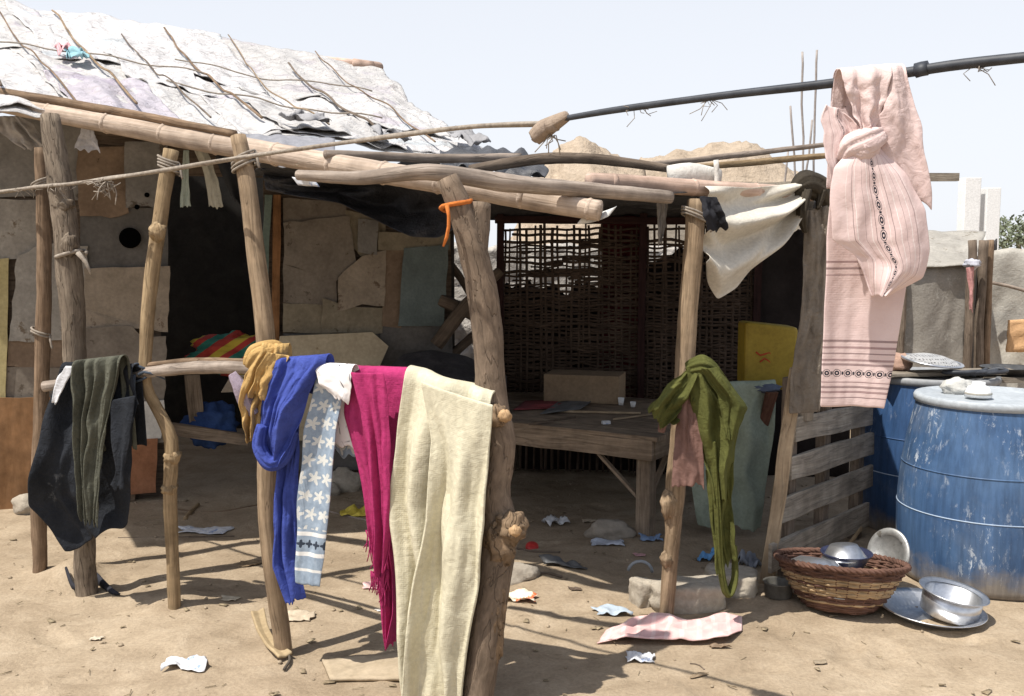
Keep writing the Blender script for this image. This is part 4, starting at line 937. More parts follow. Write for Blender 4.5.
for (a, b) in ((.06, .085), (1.7, .085), (.06, 1.27), (1.7, 1.27)):
    p = tp(a, b, 0); mb = MB(); mb.board(Vector((p.x, p.y, gz(p.x, p.y) - .04)), tp(a, b, TZ - .03), td * .085, tb * .085, 8, .004, int(a * 10 + b * 7)); build('leg', mb, M['table_wood'], tbl, smooth=False, bevel=.003)
mb = MB(); mb.board(tp(.1, .06, .24), tp(.36, .06, TZ - .13), td * .02 + Vector((0, 0, .04)), tb * .03, 5, .003, 2); build('brace', mb, M['table_wood'], tbl, smooth=False)
mb = MB(); mb.board(tp(.06, .14, .24), tp(.06, .42, TZ - .13), tb * .02 + Vector((0, 0, .04)), td * .03, 5, .003, 2); build('brace', mb, M['table_wood'], tbl, smooth=False)
def onT(px, py, dz=0): return atz(px, py, TZ + dz + .004)
def boxy(name, c, u, w, l, h, mat, label, cat, parent=None, ang=0):
    c = Vector(c); d = Vector((math.cos(ang), math.sin(ang), 0)); e = Vector((-d.y, d.x, 0)); mb = MB()
    mb.board(c + Vector((0, 0, h / 2)) - d * l / 2, c + Vector((0, 0, h / 2)) + d * l / 2, e * w, (0, 0, h), 4, .004, int(l * 90)); return build(name, mb, mat, parent, label, cat, smooth=False, bevel=.002)
boxy('cardboard_box', onT(585, 400), 0, .30, .52, .19, M['cardboard'], 'brown cardboard box on the table against the wicker screen', 'box', ang=-.25)
mb = MB(); mb.grid(lambda u, v: onT(525 + 62 * u - 12 * v, 401 + 9 * v - 3 * u, .006 + .012 * noise.noise(Vector((u * 4, v * 3, 1)))), 16, 8, (.3, .2)); build('red_sheet', mb, plain('dark_red_card', (.16, .03, .035), (.28, .07, .07)), label='dark red card sheet lying on the table before the cardboard box', cat='card', solid=.004)
mb = MB(); mb.grid(lambda u, v: onT(558 + 40 * u - 18 * v, 402 + 12 * v - 5 * u, .012 + .01 * noise.noise(Vector((u * 4, v * 3, 7)))), 16, 8, (.3, .2)); build('grey_sheet', mb, plain('grey_card', (.10, .10, .10), (.18, .18, .18)), label='grey card sheet lying on the table beside the dark red card', cat='card', solid=.004)
for (px, py, lb) in ((621, 405, 'taller white cup on the table right of the cardboard box'), (633, 407, 'shorter white cup on the table nearest the olive garment')):
    c = onT(px, py); r = .022 if px == 621 else .02; h = .05 if px == 621 else .035; mb = MB(); mb.lathe([(r * .7, 0), (r, h), (r * .9, h), (r * .6, .006)], c, 16); build('cup', mb, M['white_plaster'], label=lb, cat='cup', group='cups on the table')
mb = MB(); mb.lathe([(.03, 0), (.05, .01), (.06, .04), (.05, .05), (.02, .07), (.001, .072)], onT(655, 392), 18); build('dark_dish', mb, M['metal_dark'], label='small dark metal dish upside down at the back of the table', cat='dish')
for i, (a_, b_, lb) in enumerate((((530, 424), (575, 417), 'thin dark stick lying along the front of the table'), ((560, 411), (640, 413), 'pale lath lying across the middle of the table'))):
    mb = MB(); mb.board(onT(*a_, .006), onT(*b_, .006), tb * .025, (0, 0, .012), 6, .003, i); build('wood_strip', mb, M['plank_tan' if i else 'plank_dark'], label=lb, cat='strip', smooth=False)
p = onT(606, 424); boxy('white_packet', p, 0, .03, .05, .02, M['paper'], 'tiny white packet near the front edge of the table', 'packet', ang=.3)
mb = MB(); mb.board(onT(614, 419, .008), onT(660, 413, .008), tb * .03, (0, 0, .01), 4, .003, 2); build('wood_strip', mb, M['plank_tan'], label='pale wood strip lying on the table edge by the olive garment', cat='strip', smooth=False)
# dark blanket heap at the left of the table, pale board behind
def heap(u, v):
    px = 372 + 135 * u; top = pl([(0, 388), (14, 352), (50, 349), (100, 353), (135, 372)], u)[1] if False else pl([(372, 384), (392, 354), (425, 350), (465, 356), (508, 376)], u)[1]
    py = top + (425 - top) * v; Y = 6.75 - .55 * math.sin(v * math.pi / 2) - .0 * u
    return at(px, py, Y) + Vector((0, -1, 0)) * (.05 * noise.noise(Vector((u * 4, v * 6, 3))) + .03 * noise.noise(Vector((u * 9, v * 14, 5))))
mb = MB(); mb.grid(heap, 50, 34, (1, .5))
build('dark_blanket', mb, fabric('charcoal_wool', (.07, .066, .07), (.036, .034, .037)), label='charcoal blanket heaped on the left end of the table', cat='blanket', solid=.012, sub=1)
q = [wp(x, y, .12) for x, y in ((272, 374), (280, 336), (372, 332), (388, 346), (374, 378), (372, 440), (272, 440))]; q.reverse(); mb = MB(); mb.prism(q, WN * .02); build('pale_board', mb, plain('pale_beige_board', (.37, .31, .215), (.50, .43, .31), 5, spots=((.24, .18, .11), .66, 9)), label='pale beige board with a cut corner leaning below the patchwork wall', cat='board', smooth=False)

# ------------------------------------------------------------------ pallet fence
PA = gnd(766, 585); PB = Vector((2.02, 5.58, 0)); PD = PB - PA; PD.z = 0; PLn = PD.length; PD.normalize(); PN = Vector((PD.y, -PD.x, 0))
pp = lambda x, z, o=0: Vector((PA.x, PA.y, 0)) + PD * x + PN * o + Vector((0, 0, z))
pal = thing('pallet_fence', pp(PLn / 2, 0), 'grey slatted pallet standing upright as a fence beside the blue barrels', 'fence')
for i, ((xa, ta, ba), (xb, tb_, bb)) in enumerate((((790, 414, 444), (868, 403, 424)), ((786, 454, 482), (869, 431, 454)), ((775, 497, 525), (868, 463, 486)), ((766, 543, 574), (864, 500, 527)))):
    n = PN; p0 = Vector((PA.x, PA.y, 0))
    a0 = onplane(xa, ta, p0, n); a1 = onplane(xa, ba, p0, n); b0 = onplane(xb, tb_, p0, n); b1 = onplane(xb, bb, p0, n)
    mb = MB(); w = ((a0 - a1) + (b0 - b1)) / 2
    mb.board((a0 + a1) / 2 + n * .02, (b0 + b1) / 2 + n * .02, Vector((0, 0, w.length * .9)), n * .022, 12, .008, i + 3); build('slat', mb, M['slat_wood'], pal, smooth=False, bevel=.003)
for (px) in (792, 826, 860):
    p0 = Vector((PA.x, PA.y, 0)); p = onplane(px, 470, p0, PN); mb = MB(); mb.board(Vector((p.x, p.y, -.02)) - PN * .02, Vector((p.x, p.y, 1.0)) - PN * .02, PD * .07, PN * .055, 8, .004, px); build('upright', mb, M['stick_dark'], pal, smooth=False, bevel=.003)  # uprights coloured darker than the slats to put shade in the gaps
# sacking strip hung between the planks
def brl(u, v):
    lx, ly = pl([(806, 210), (800, 320), (790, 378), (789, 414)], v); rx, ry = pl([(828, 205), (824, 300), (824, 350), (820, 412)], v)
    return at(lx + (rx - lx) * u, ly + (ry - ly) * u, 4.72) + Vector((0, -.03 * noise.noise(Vector((u * 4, v * 4, 2))) - .015 * noise.noise(Vector((u * 9, v * 14, 3))), 0))
mb = MB(); mb.grid(brl, 16, 60, (.12, 1)); build('sacking_strip', mb, fabric('brown_grey_burlap', (.235, .20, .16), (.15, .125, .10), weave=400, coarse=.8), label='brown burlap strip hanging between the leaning plank and the pink towel', cat='sacking', solid=.005, sub=1)
mb = MB(); mb.tube([at(795, 196, 4.75), at(806, 184, 4.72), at(820, 190, 4.74), at(828, 204, 4.78)], [.03, .06, .06, .03], 30, .01, .01, 6, .8, .35); mb.tube([at(806, 192, 4.7), at(802, 212, 4.68), at(806, 232, 4.7)], [.04, .04, .015], 26, .01, .01, 8, .6, .35); mb.tube([at(822, 192, 4.72), at(818, 210, 4.7)], [.035, .012], 20, .01, .01, 3, .6, .35)
build('dark_rag', mb, fabric('blackish_brown_rag', (.085, .07, .05), (.03, .025, .02)), label='dark brown rag knotted where the pinkish bamboo meets the upright plank', cat='rag')
hang_rag([(700, 196), (702, 215), (707, 230)], [(716, 197), (722, 212), (728, 228)], yF - .02, fabric('black_scrap_cloth', (.03, .03, .035)), 'small black scrap tied beside the top of the tan split post', 120, .03)
hang_rag([(657, 202), (657, 222), (658, 244)], [(668, 202), (667, 222), (662, 242)], yF + .25, fabric('grey_pale_scrap', (.28, .26, .24)), 'small grey rag hanging under the crooked pole end left of the tan split post', 121, .02)
# yellow jerry can and pale green sheet behind the pallet
yc = at(770, 372, 5.7); can_ = thing('yellow_container', yc - Vector((0, 0, .2)), 'yellow plastic container with red lettering behind the leaning plank', 'container')
mb = MB(); a = at(744, 386, 5.75); b = at(797, 392, 5.7); h = at(748, 322, 5.75).z - a.z; mb.prism([a, b, b + Vector((0, 0, h)), a + Vector((0, 0, h))], (0, .2, 0)); mb.f.reverse(); mb.uv.reverse()
build('can_body', mb, plain('mustard_yellow_plastic', (.27, .185, .02), (.38, .27, .035), 6, .5, .1), can_, smooth=False, bevel=.02)
mb = MB()
for (pts) in ([(756, 352), (762, 356), (768, 352), (774, 357), (783, 353)], [(760, 362), (766, 358), (771, 364), (778, 361), (786, 365)], [(772, 347), (774, 352)]): mb.tube([at(x, y, 5.73) for x, y in pts], .005, 6)
build('lettering', mb, plain('red_print', (.42, .05, .02), (.50, .08, .03)), can_)
mb = MB(); cloth(mb, [(700, 388), (698, 430), (690, 485), (697, 524)], [(778, 386), (776, 430), (768, 480), (762, 530)], 5.6, 34, 40, 3, .05, 131, .4, .6)
build('pale_green_sheet', mb, fabric('faded_pale_green_plastic', (.36, .41, .33), (.24, .28, .22)), label='faded pale green sheet draped over a frame behind the tan split post', cat='sheet', solid=.004, sub=1)
mb = MB(); mb.board(atz(745, 535, 0) + Vector((0, .3, 0)), at(772, 392, 5.55), (.06, 0, 0), (0, .05, 0), 8, .004, 3); build('brown_plank', mb, wood('dark_red_brown_plank', (.10, .045, .03), (.19, .10, .07), 3, 50), label='dark reddish plank leaning right of the pale green sheet', cat='plank', smooth=False)
mb = MB(); mb.blob(at(764, 388, 5.62), (.10, .07, .03), 4, .4, 2.4); build('blue_grey_rag', mb, fabric('blue_grey_rag', (.12, .14, .19)), label='blue grey rag lying at the foot of the yellow container', cat='rag')

# ------------------------------------------------------------------ barrels
def mat_barrel(name, c0, c1, worn):
    t = NT(name); ob = t.coord('Object'); sz = t.n('ShaderNodeSeparateXYZ'); t.l(ob, sz.inputs[0])
    c = t.ramp(t.noise(ob, 3.5, 7, .6), [(.3, c0), (.7, c1)])
    sc_ = t.ramp(t.noise(t.coord('Object', (9, 9, 3.2)), 3.4, 8, .8, .5), [(.552, 0), (.595, 1)]); msk = t.ramp(t.noise(ob, 1.9, 5, .7, .8), [(.44, .0), (.60, 1)])
    c = t.mix(t.math('MULTIPLY', t.math('MULTIPLY', sc_, msk), worn), c, (.58, .62, .66))
    dz = t.math('ADD', t.math('MULTIPLY', sz.outputs[2], 3.0), t.math('MULTIPLY', t.noise(ob, 5, 6, .7), 1.1)); c = t.mix(t.ramp(dz, [(.62, .85), (1.15, 0)]), c, (.24, .20, .15))
    dust = t.ramp(t.noise(ob, 1.6, 6, .7, .6), [(.48, 0), (.8, .35)]); c = t.mix(dust, c, (.30, .31, .31))
    c = t.mix(1, c, t.ramp(t.noise(t.coord('Object', (14, 14, 1.2)), 2, 5, .7), [(.3, .60), (.6, 1.06)]), 'MULTIPLY')
    return t.done(c, t.bump(t.noise(ob, 24, 6, .6), .12, .006), .5, spec=.4)
def barrel(c, rb_, rt, h, mat, label, lidmat, tilt=0):
    g0 = gz(c[0], c[1]); o = thing('blue_barrel', (c[0], c[1], g0), label, 'barrel', 'blue plastic barrels at the right')
    pr = []
    for k in range(41):
        t = k / 40; r = rb_ + (rt - rb_) * t ** 1.6 + .035 * math.sin(math.pi * t) * (1 if rt < rb_ else .8)
        if k == 0: r -= .02
        for zz in (.33, .66): r -= 0
        pr.append((r, -.01 + t * h))
    mb = MB(); mb.lathe(pr, (c[0], c[1], g0), 64); build('barrel_body', mb, mat, o)
    for zz in (.40, .63):
        k = int(zz * 40); r = pr[k][0]; mb = MB(); mb.lathe([(r - .001, zz * h - .007), (r + .0022, zz * h - .005), (r + .0022, zz * h - .002), (r - .001, zz * h)], (c[0], c[1], g0), 64, close=False); build('hoop', mb, plain('pale_blue_seam', (.30, .38, .50), (.42, .50, .60)) if zz < .5 else mat, o)
    mb = MB(); mb.lathe([(rt + .004, h - .035), (rt + .016, h - .03), (rt + .018, h - .005), (rt + .012, h + .006), (rt - .01, h + .008), (rt - .03, h - .002), (.14, h - .001), (.05, h + .004), (.001, h + .004)], (c[0], c[1], g0), 64); build('lid', mb, lidmat, o)
    return o, g0
mb1 = mat_barrel('scratched_blue_plastic', (.032, .078, .175), (.075, .14, .255), .85)
lidm = plain('dusty_grey_blue_lid', (.30, .33, .36), (.44, .47, .49), 4, .7, .2)
b1c = (at(988, 500, 4.86).x, 4.86); o1, g1 = barrel(b1c, .405, .345, .90, mb1, 'scratched blue barrel in the sun at the right edge', lidm)
b2c = (at(931, 450, 5.75).x, 5.75); o2, g2 = barrel(b2c, .36, .34, .90, mat_barrel('dark_blue_plastic', (.022, .06, .15), (.045, .10, .22), .35), 'darker blue barrel behind the scratched one, topped with a metal sieve', plain('dusty_dark_lid', (.22, .23, .24), (.34, .34, .34), 4, .8, .2))
# bowl on lid
c = Vector((at(978, 400, 4.76).x, 4.76, g1 + .910)); bw = thing('white_bowl', c, 'small white bowl upside down on the lid of the scratched barrel', 'bowl')
mb = MB(); mb.lathe([(.062, .0), (.060, .02), (.048, .048), (.03, .058), (.03, .07), (.026, .07), (.026, .06), (.001, .058)], c, 30); build('bowl_shell', mb, M['white_plaster'], bw)
mb = MB(); mb.lathe([(.0615, .012), (.0625, .018), (.060, .022)], c, 30, close=False); build('rim_band', mb, plain('grey_brown_band', (.30, .28, .24), (.4, .38, .33)), bw)
mb = MB(); mb.blob(Vector((c.x - .01, c.y + .2, g1 + .93)), (.08, .06, .045), 5, .35, 2); build('plastic_bag', mb, fabric('whitish_bag', (.60, .59, .55)), label='crumpled whitish bag behind the bowl on the scratched barrel', cat='bag')
# colander on barrel 2, board, rag
bt = g2 + .91
mb = MB(); mb.board(Vector((b2c[0] - .38, b2c[1] - .16, bt + .012)), Vector((b2c[0] + .42, b2c[1] - .06, bt + .02)), (0, .16, 0), (0, 0, .02), 6, .004, 3); build('weathered_board', mb, M['plank_grey'], label='weathered board lying across the top of the darker barrel', cat='board', smooth=False)
cc = at(930, 377, 5.62); cc.z = bt + .035
Mx = Matrix.Rotation(R(6), 3, 'X') @ Matrix.Rotation(R(6), 3, 'Y')
col = thing('metal_sieve', cc, 'round perforated metal sieve lying on the darker barrel', 'sieve')
def mat_sieve():
    t = NT('perforated_metal'); ob = t.coord('Object'); v = t.n('ShaderNodeTexVoronoi'); v.inputs['Scale'].default_value = 62; v.inputs['Randomness'].default_value = .25; t.l(ob, v.inputs['Vector'])
    c = t.mix(t.ramp(v.outputs['Distance'], [(.30, 1), (.38, 0)]), (.66, .64, .60), (.16, .15, .14)); return t.done(c, None, .4, .6, .5)
mb = MB(); mb.lathe([(.155, .052), (.150, .05), (.12, .068), (.07, .082), (.001, .088)], cc, 40, Mx); build('sieve_dome', mb, mat_sieve(), col)
mb = MB(); mb.lathe([(.150, .046), (.168, .044), (.172, .050), (.168, .056), (.150, .054)], cc, 40, Mx, close=False); build('sieve_rim', mb, M['metal'], col)
mb = MB(); mb.blob(Vector((cc.x - .17, cc.y + .08, bt + .06)), (.09, .08, .06), 8, .4, 2.2); build('pinkish_rag', mb, fabric('pinkish_tan_rag', (.46, .30, .23)), label='pinkish tan rag bundled left of the metal sieve', cat='rag')
mb = MB(); c3 = Vector((at(978, 390, 5.5).x, 5.5, bt)); mb.tube([c3 + Vector((-.12 + .2 * k / 24 + .10 * math.cos(k * .9), .06 * math.sin(k * .9), .02 + .004 * k % .03)) for k in range(25)], .012, 8, .02); build('black_hose_coil', mb, M['hose'], label='coil of black hose behind the bowl on the barrels', cat='hose')
tb3 = thing('wooden_bench', (at(1010, 400, 5.75).x, 5.75, 0), 'rough bench carrying pans behind the barrels at the right edge', 'bench'); bx = tb3.location.x
mb = MB(); mb.board((bx - .24, 5.8, .90), (bx + .7, 5.75, .90), (0, .45, 0), (0, 0, .03), 6, .004, 3); build('bench_top', mb, M['plank_grey'], tb3, smooth=False)
for sx in (-.2, .6):
    for sy in (-.18, .18): mb = MB(); mb.board((bx + sx, 5.78 + sy, -.03), (bx + sx, 5.78 + sy, .885), (.06, 0, 0), (0, .06, 0), 4, .003, 1); build('leg', mb, M['plank_grey'], tb3, smooth=False)
c4 = Vector((at(1008, 385, 5.7).x, 5.7, .918)); mb = MB(); mb.lathe([(.10, 0), (.15, .04), (.155, .045), (.145, .04), (.09, .008), (.001, .006)], c4, 30); build('black_pan', mb, M['metal_dark'], label='sooty black pan on the bench at the right edge', cat='pan')

# ------------------------------------------------------------------ basket, pots, lids
gb = gnd(855, 625); bc = Vector((gb.x, gb.y + .21, gb.z)); bsk = thing('wicker_basket', bc, 'shallow red brown wicker basket full of metal dishes on the ground', 'basket')
def bprof(t): return .145 + .135 * t ** .75, .008 + .20 * t
Mb = Matrix.Rotation(R(3), 3, 'Y') @ Matrix.Rotation(R(-8), 3, 'X')
def bring(t, k, w=.007, rr=.0065):
    r, z = bprof(t); n = 64; return [bc + Mb @ Vector((math.cos(a) * (r + w * math.sin(a * 16 + math.pi * k)), math.sin(a) * (r + w * math.sin(a * 16 + math.pi * k)), z + .006 * noise.noise(Vector((math.cos(a) * 2, math.sin(a) * 2, k))))) for a in [2 * math.pi * i / n for i in range(n + 1)]]
m_r, m_p = MB(), MB()
for k in range(21):
    t = k / 20; (m_p if 8 <= k <= 15 and k != 12 or k == 4 else m_r).tube(bring(t, k), random.uniform(.0055, .0078), 6, .035)
m_r.lathe([(.001, .006), (.15, .006), (.15, .014), (.001, .014)], bc, 32, Mb)
build('dark_weave', m_r, M['wicker_red'], bsk); build('pale_weave', m_p, M['wicker_pale'], bsk)
mb = MB()
for j in range(3): mb.tube([bc + Mb @ Vector((math.cos(a) * (.284 + .009 * math.sin(a * 22 + j * 2.1)), math.sin(a) * (.284 + .009 * math.sin(a * 22 + j * 2.1)), .213 + .008 * math.cos(a * 22 + j * 2.1))) for a in [2 * math.pi * i / 120 for i in range(121)]], .008, 6, .02)
build('basket_rim', mb, M['wicker_red'], bsk)
mb = MB()
for j in range(32):
    a = 2 * math.pi * j / 32; mb.tube([bc + Mb @ Vector((math.cos(a) * (bprof(t)[0]), math.sin(a) * (bprof(t)[0]), bprof(t)[1])) for t in (0, .25, .5, .75, 1, 1.06)], .005, 5, .05)
build('stakes', mb, M['wicker_red'], bsk)
GD = 'metal dishes in the basket'
def dish(name, c, r, h, rotx, roty, mat, label, cat='dish', group=None, seg=40):
    Mt = Matrix.Rotation(R(rotx), 3, 'X') @ Matrix.Rotation(R(roty), 3, 'Y'); mb = MB()
    mb.lathe([(r * .001, 0), (r * .62, 0), (r * .9, h * .8), (r, h), (r * 1.02, h + .003), (r, h + .006), (r * .88, h * .8 + .004), (r * .6, .005), (r * .001, .005)], c, seg, Mt); return build(name, mb, mat, label=label, cat=cat, group=group)
dish('metal_bowl', bc + Vector((.045, .10, .262)), .10, .055, 176, 4, M['metal'], 'shiny domed bowl upside down at the back of the basket', 'bowl', GD)
dish('metal_plate', bc + Vector((-.10, .02, .225)), .12, .025, 168, -8, M['metal'], 'shallow metal plate face down at the left of the basket', 'plate', GD)
dish('enamel_bowl', bc + Vector((.06, .10, .155)), .115, .07, 0, 0, plain('dark_blue_enamel', (.02, .024, .05), (.04, .045, .09), 5, .35, .05), 'dark blue enamel bowl low in the basket under the shiny bowl', 'bowl', GD)
dish('metal_plate', bc + Vector((-.02, -.04, .09)), .15, .03, 6, 0, M['metal_dull'], 'dull metal plate lying at the bottom of the basket', 'plate', GD)
# lid leaning against the barrel
lc = at(888, 553, 4.62); n1 = Matrix.Rotation(R(64), 3, 'X'); n1 = Matrix.Rotation(R(-60), 3, 'Z') @ Matrix.Rotation(R(74), 3, 'X')
mb = MB(); mb.lathe([(.001, 0), (.085, 0), (.088, .006), (.112, .006), (.118, .003), (.120, -.002), (.114, -.004), (.001, -.004)], lc, 40, n1); build('pot_lid', mb, M['metal_dull'], label='grey round lid leaning on edge between basket and scratched barrel', cat='lid')
# big dish with pot
dp = gnd(950, 633); dc = dp + Vector((0, .20, .004)); dish('metal_basin', dc, .225, .045, 2, 3, M['metal'], 'wide aluminium basin on the ground in front of the scratched barrel', 'basin')
pc = dc + Vector((.075, -.01, .014)); Mt = Matrix.Rotation(R(9), 3, 'Y') @ Matrix.Rotation(R(5), 3, 'X')
pt = thing('cooking_pot', pc, 'aluminium cooking pot with a flared rim sitting in the basin', 'pot')
mb = MB(); mb.lathe([(.001, .0), (.105, .0), (.122, .012), (.126, .10), (.122, .10), (.118, .014), (.10, .005), (.001, .005)], pc, 44, Mt); build('pot_body', mb, M['metal'], pt)
mb = MB(); mb.lathe([(.122, .097), (.140, .106), (.148, .112), (.146, .115), (.136, .110), (.120, .103)], pc, 44, Mt, close=False); build('pot_rim', mb, M['metal'], pt)
gs = gnd(781, 600); mb = MB(); mb.lathe([(.001, 0), (.055, 0), (.062, .008), (.064, .065), (.072, .072), (.064, .074), (.056, .07), (.054, .012), (.001, .008)], gs + Vector((0, .05, 0)), 26); build('tin', mb, plain('dull_grey_tin', (.12, .115, .10), (.22, .21, .19), 9, .5, .2, .004, .5), label='small dull grey tin on the ground left of the basket', cat='tin')
bam('thin_pole', [gnd(790, 572) + Vector((0, .15, .12)), at(830, 557, 5.0), at(862, 528, 5.2)], [.010, .011, .009], M['pole_straw'], 'thin stick lying slanted behind the basket against the pallet', False, 44, group=None, cat='stick')

# ------------------------------------------------------------------ rubble, litter
def rock(px, py, r, seed, label, mat='stone', name='stone', cat='stone', group='stones on the ground', dz=.4, amp=.35, freq=1.4, rot=0, back=None):
    g = gnd(px, py); c = g + Vector((0, r[1] * .8 if back is None else back, r[2] * dz)); mb = MB(); mb.blob(c, r, seed, amp, freq, 22, 16, rot); return build(name, mb, M[mat], label=label, cat=cat, group=group)
def block(px, py, l, w, h, ang, label, mat, seed, name='concrete_block', cat='block', tilt=0):
    g = gnd(px, py); b = MB(); rt = Matrix.Rotation(R(ang), 3, 'Z') @ Matrix.Rotation(R(tilt), 3, 'Y'); nu, nv = 44, 26
    def fn(u, v):
        th = math.pi * (.001 + .998 * v); ph = 2 * math.pi * u + .4
        d = Vector((math.sin(th) * math.cos(ph), math.sin(th) * math.sin(ph), -math.cos(th)))
        k = max(abs(d.x), abs(d.y), abs(d.z)); q = d / k ** .86
        ph_ = Vector((d.x, d.y, d.z)); c = 1 + .13 * noise.noise(ph_ * 2.1 + Vector((seed, 0, 0))) + .06 * noise.noise(ph_ * 5 + Vector((seed, 3, 0))) + .025 * noise.noise(ph_ * 13 + Vector((seed, 7, 0)))
        q = Vector((q.x * l / 2, q.y * w / 2, q.z * h / 2)) * c
        return g + Vector((0, w * .5, h / 2 - .02)) + rt @ q
    b.grid(fn, nu, nv, (l * 3, h * 2)); return build(name, b, M[mat], label=label, cat=cat, group='broken blocks beside the post')
block(690, 614, .34, .18, .14, 8, 'broken pale concrete block at the foot of the tan split post', 'stone_pale', 3)
block(735, 598, .24, .22, .12, -14, 'flat rubble slab right of the block and left of the small tin', 'stone_pale', 7, 'rubble_slab', 'slab', 5)
block(644, 608, .09, .12, .13, 20, 'small upright concrete chunk left of the tan split post', 'stone_pale', 9)
rock(612, 540, (.13, .10, .075), 3, 'rounded brown stone in the shade left of the table leg', dz=.3)
rock(22, 515, (.09, .08, .07), 5, 'pale stone at the foot of the orange plywood', 'stone_pale', dz=.5)
rock(345, 492, (.14, .11, .10), 7, 'grey stone behind the patterned knitted leggings', 'stone_pale', dz=.5)
rock(328, 496, (.07, .06, .05), 8, 'small grey stone just left of the stone behind the leggings', dz=.5)
rock(520, 582, (.10, .07, .06), 9, 'brown stone in the shade right of the forked trunk', dz=.25)
rock(360, 478, (.10, .10, .07), 12, 'flat grey stone behind the magenta shawl', dz=.6)
rock(70, 520, (.05, .05, .03), 13, 'little stone under the black jacket')
def litter(px, py, w, h, seed, mat, label, cat='wrapper', name='wrapper', group='litter scattered on the ground', ang=0, up=.03):
    g = gnd(px, py); ca, sa = math.cos(R(ang)), math.sin(R(ang))
    def fn(u, v):
        x = (u - .5) * w; y = (v - .5) * h; k = 1 + .55 * noise.noise(Vector((u * 1.7, v * 1.7, seed * 3)))
        X = (x * ca - y * sa) * k; Y_ = (x * sa + y * ca) * k; z = .006 + abs(up * (.9 * noise.noise(Vector((u * 1.9, v * 1.7, seed))) + .35 * abs(noise.noise(Vector((u * 4 + v * 2, v * 3, seed)))) + .10 * noise.noise(Vector((u * 8, v * 7, seed)))))
        return Vector((g.x + X, g.y + Y_, gz(g.x + X, g.y + Y_) + z))
    mb = MB(); mb.grid(fn, 16, 12, (w, h)); return build(name, mb, mat, label=label, cat=cat, group=group, solid=.002)
cl = lambda n, a, b=None, s=None: plain(n, a, b or tuple(min(1, x * 1.2) for x in a), 14, .6, .3, .004, spots=s)
litter(185, 666, .15, .11, 3, M['paper'], 'crumpled blue and white paper on the sunlit dirt at bottom left', up=.05)
litter(203, 531, .26, .14, 5, M['paper'], 'flat white sheet of paper on the dirt before the doorway', 'paper', 'paper_sheet', up=.025)
litter(640, 660, .11, .07, 7, M['paper'], 'blue and white packet in front of the pink cloth', up=.04)
litter(614, 614, .16, .08, 9, cl('blue_grey_wrapper', (.38, .44, .50)), 'blue grey flat wrapper at the edge of the shade left of the small chunk', up=.03)
litter(606, 544, .17, .10, 11, cl('pale_blue_wrapper', (.44, .47, .53)), 'pale blue paper in the shade under the table front', up=.03)
litter(515, 600, .18, .08, 13, M['paper_colour'], 'red and yellow printed wrapper right of the forked trunk', up=.05, ang=-15)
litter(652, 540, .12, .07, 15, cl('blue_wrapper', (.20, .28, .42)), 'dark blue wrapper by the table leg', up=.04)
litter(555, 524, .14, .12, 17, cl('white_bag_scrap', (.56, .56, .56)), 'white plastic scrap in the shade under the left of the table', up=.09, ang=30)
litter(563, 566, .20, .07, 19, cl('dark_scrap', (.10, .10, .10)), 'dark flattened plastic bottle lying in the shade', 'bottle', 'flat_bottle', up=.05, ang=-8)
litter(360, 514, .20, .16, 21, cl('yellow_bag', (.66, .52, .08)), 'bright yellow plastic bag behind the magenta shawl', 'bag', 'yellow_bag', up=.10)
litter(374, 588, .10, .06, 23, cl('pinkish_paper', (.66, .42, .40)), 'pink paper scraps at the fringe of the shawl', up=.02)
litter(720, 648, .08, .03, 25, cl('tan_twig_leaf', (.20, .14, .09)), 'dry brown leaf at the right end of the pink cloth', 'leaf', 'dry_leaf', up=.02)
litter(300, 618, .12, .10, 27, cl('tan_paper', (.46, .38, .28)), 'torn tan paper right of the smooth tan post foot', up=.02)
litter(250, 565, .10, .08, 29, cl('dry_leaf', (.22, .155, .09)), 'dry brown leaf between the crooked and the smooth posts', 'leaf', 'dry_leaf', up=.02)
litter(398, 612, .18, .02, 31, cl('white_straw', (.70, .66, .58)), 'thin white strip of card left of the magenta fringe', 'strip', 'white_strip', up=.008)
litter(708, 560, .10, .08, 33, cl('bright_blue_rag', (.12, .30, .56)), 'bright blue scrap under the dangling olive sleeve', 'scrap', 'blue_scrap', up=.12)
litter(748, 566, .13, .10, 35, cl('blue_grey_bag', (.24, .26, .30)), 'grey plastic bag at the foot of the pale green sheet', 'bag', 'grey_bag', up=.16)
for i, (px, py, w_, h_, m_, lb) in enumerate(((590, 522, .09, .06, ('tan_card_scrap', (.40, .33, .24)), 'tan card scrap in the shade behind the brown stone'), (470, 560, .08, .05, ('grey_scrap', (.34, .34, .35)), 'grey scrap just left of the swollen trunk knot'), (575, 590, .05, .03, ('dark_brown_scrap', (.10, .07, .05)), 'dark brown scrap alone in the middle of the shade'), (640, 556, .06, .03, ('pink_scrap_paper', (.50, .28, .28)), 'pinkish scrap on the ground below the dark blue wrapper'), (230, 600, .07, .05, ('pale_leaf', (.46, .40, .30)), 'pale dry leaf between the crooked and smooth posts, near the rope shadow'), (700, 676, .06, .02, ('brown_leaf', (.22, .16, .10)), 'brown leaf on the bright dirt at the bottom, below the tan split post'), (96, 640, .05, .03, ('buff_scrap', (.50, .43, .33)), 'buff scrap on the open dirt at bottom left'), (820, 664, .05, .03, ('grey_leaf', (.24, .19, .13)), 'greyish leaf on the open dirt below the basket'))):
    litter(px, py, w_, h_, 60 + i, cl(*m_), lb, 'scrap', 'scrap', up=.012)
g = gnd(532, 549); mb = MB(); mb.lathe([(.001, 0), (.03, 0), (.036, .006), (.036, .022), (.03, .03), (.001, .03)], g, 20, Matrix.Rotation(R(25), 3, 'X')); build('red_scrap', mb, plain('red_plastic', (.45, .03, .03), (.6, .06, .05), 8, .4), label='small round red plastic scrap on the ground right of the forked trunk', cat='plastic scrap')
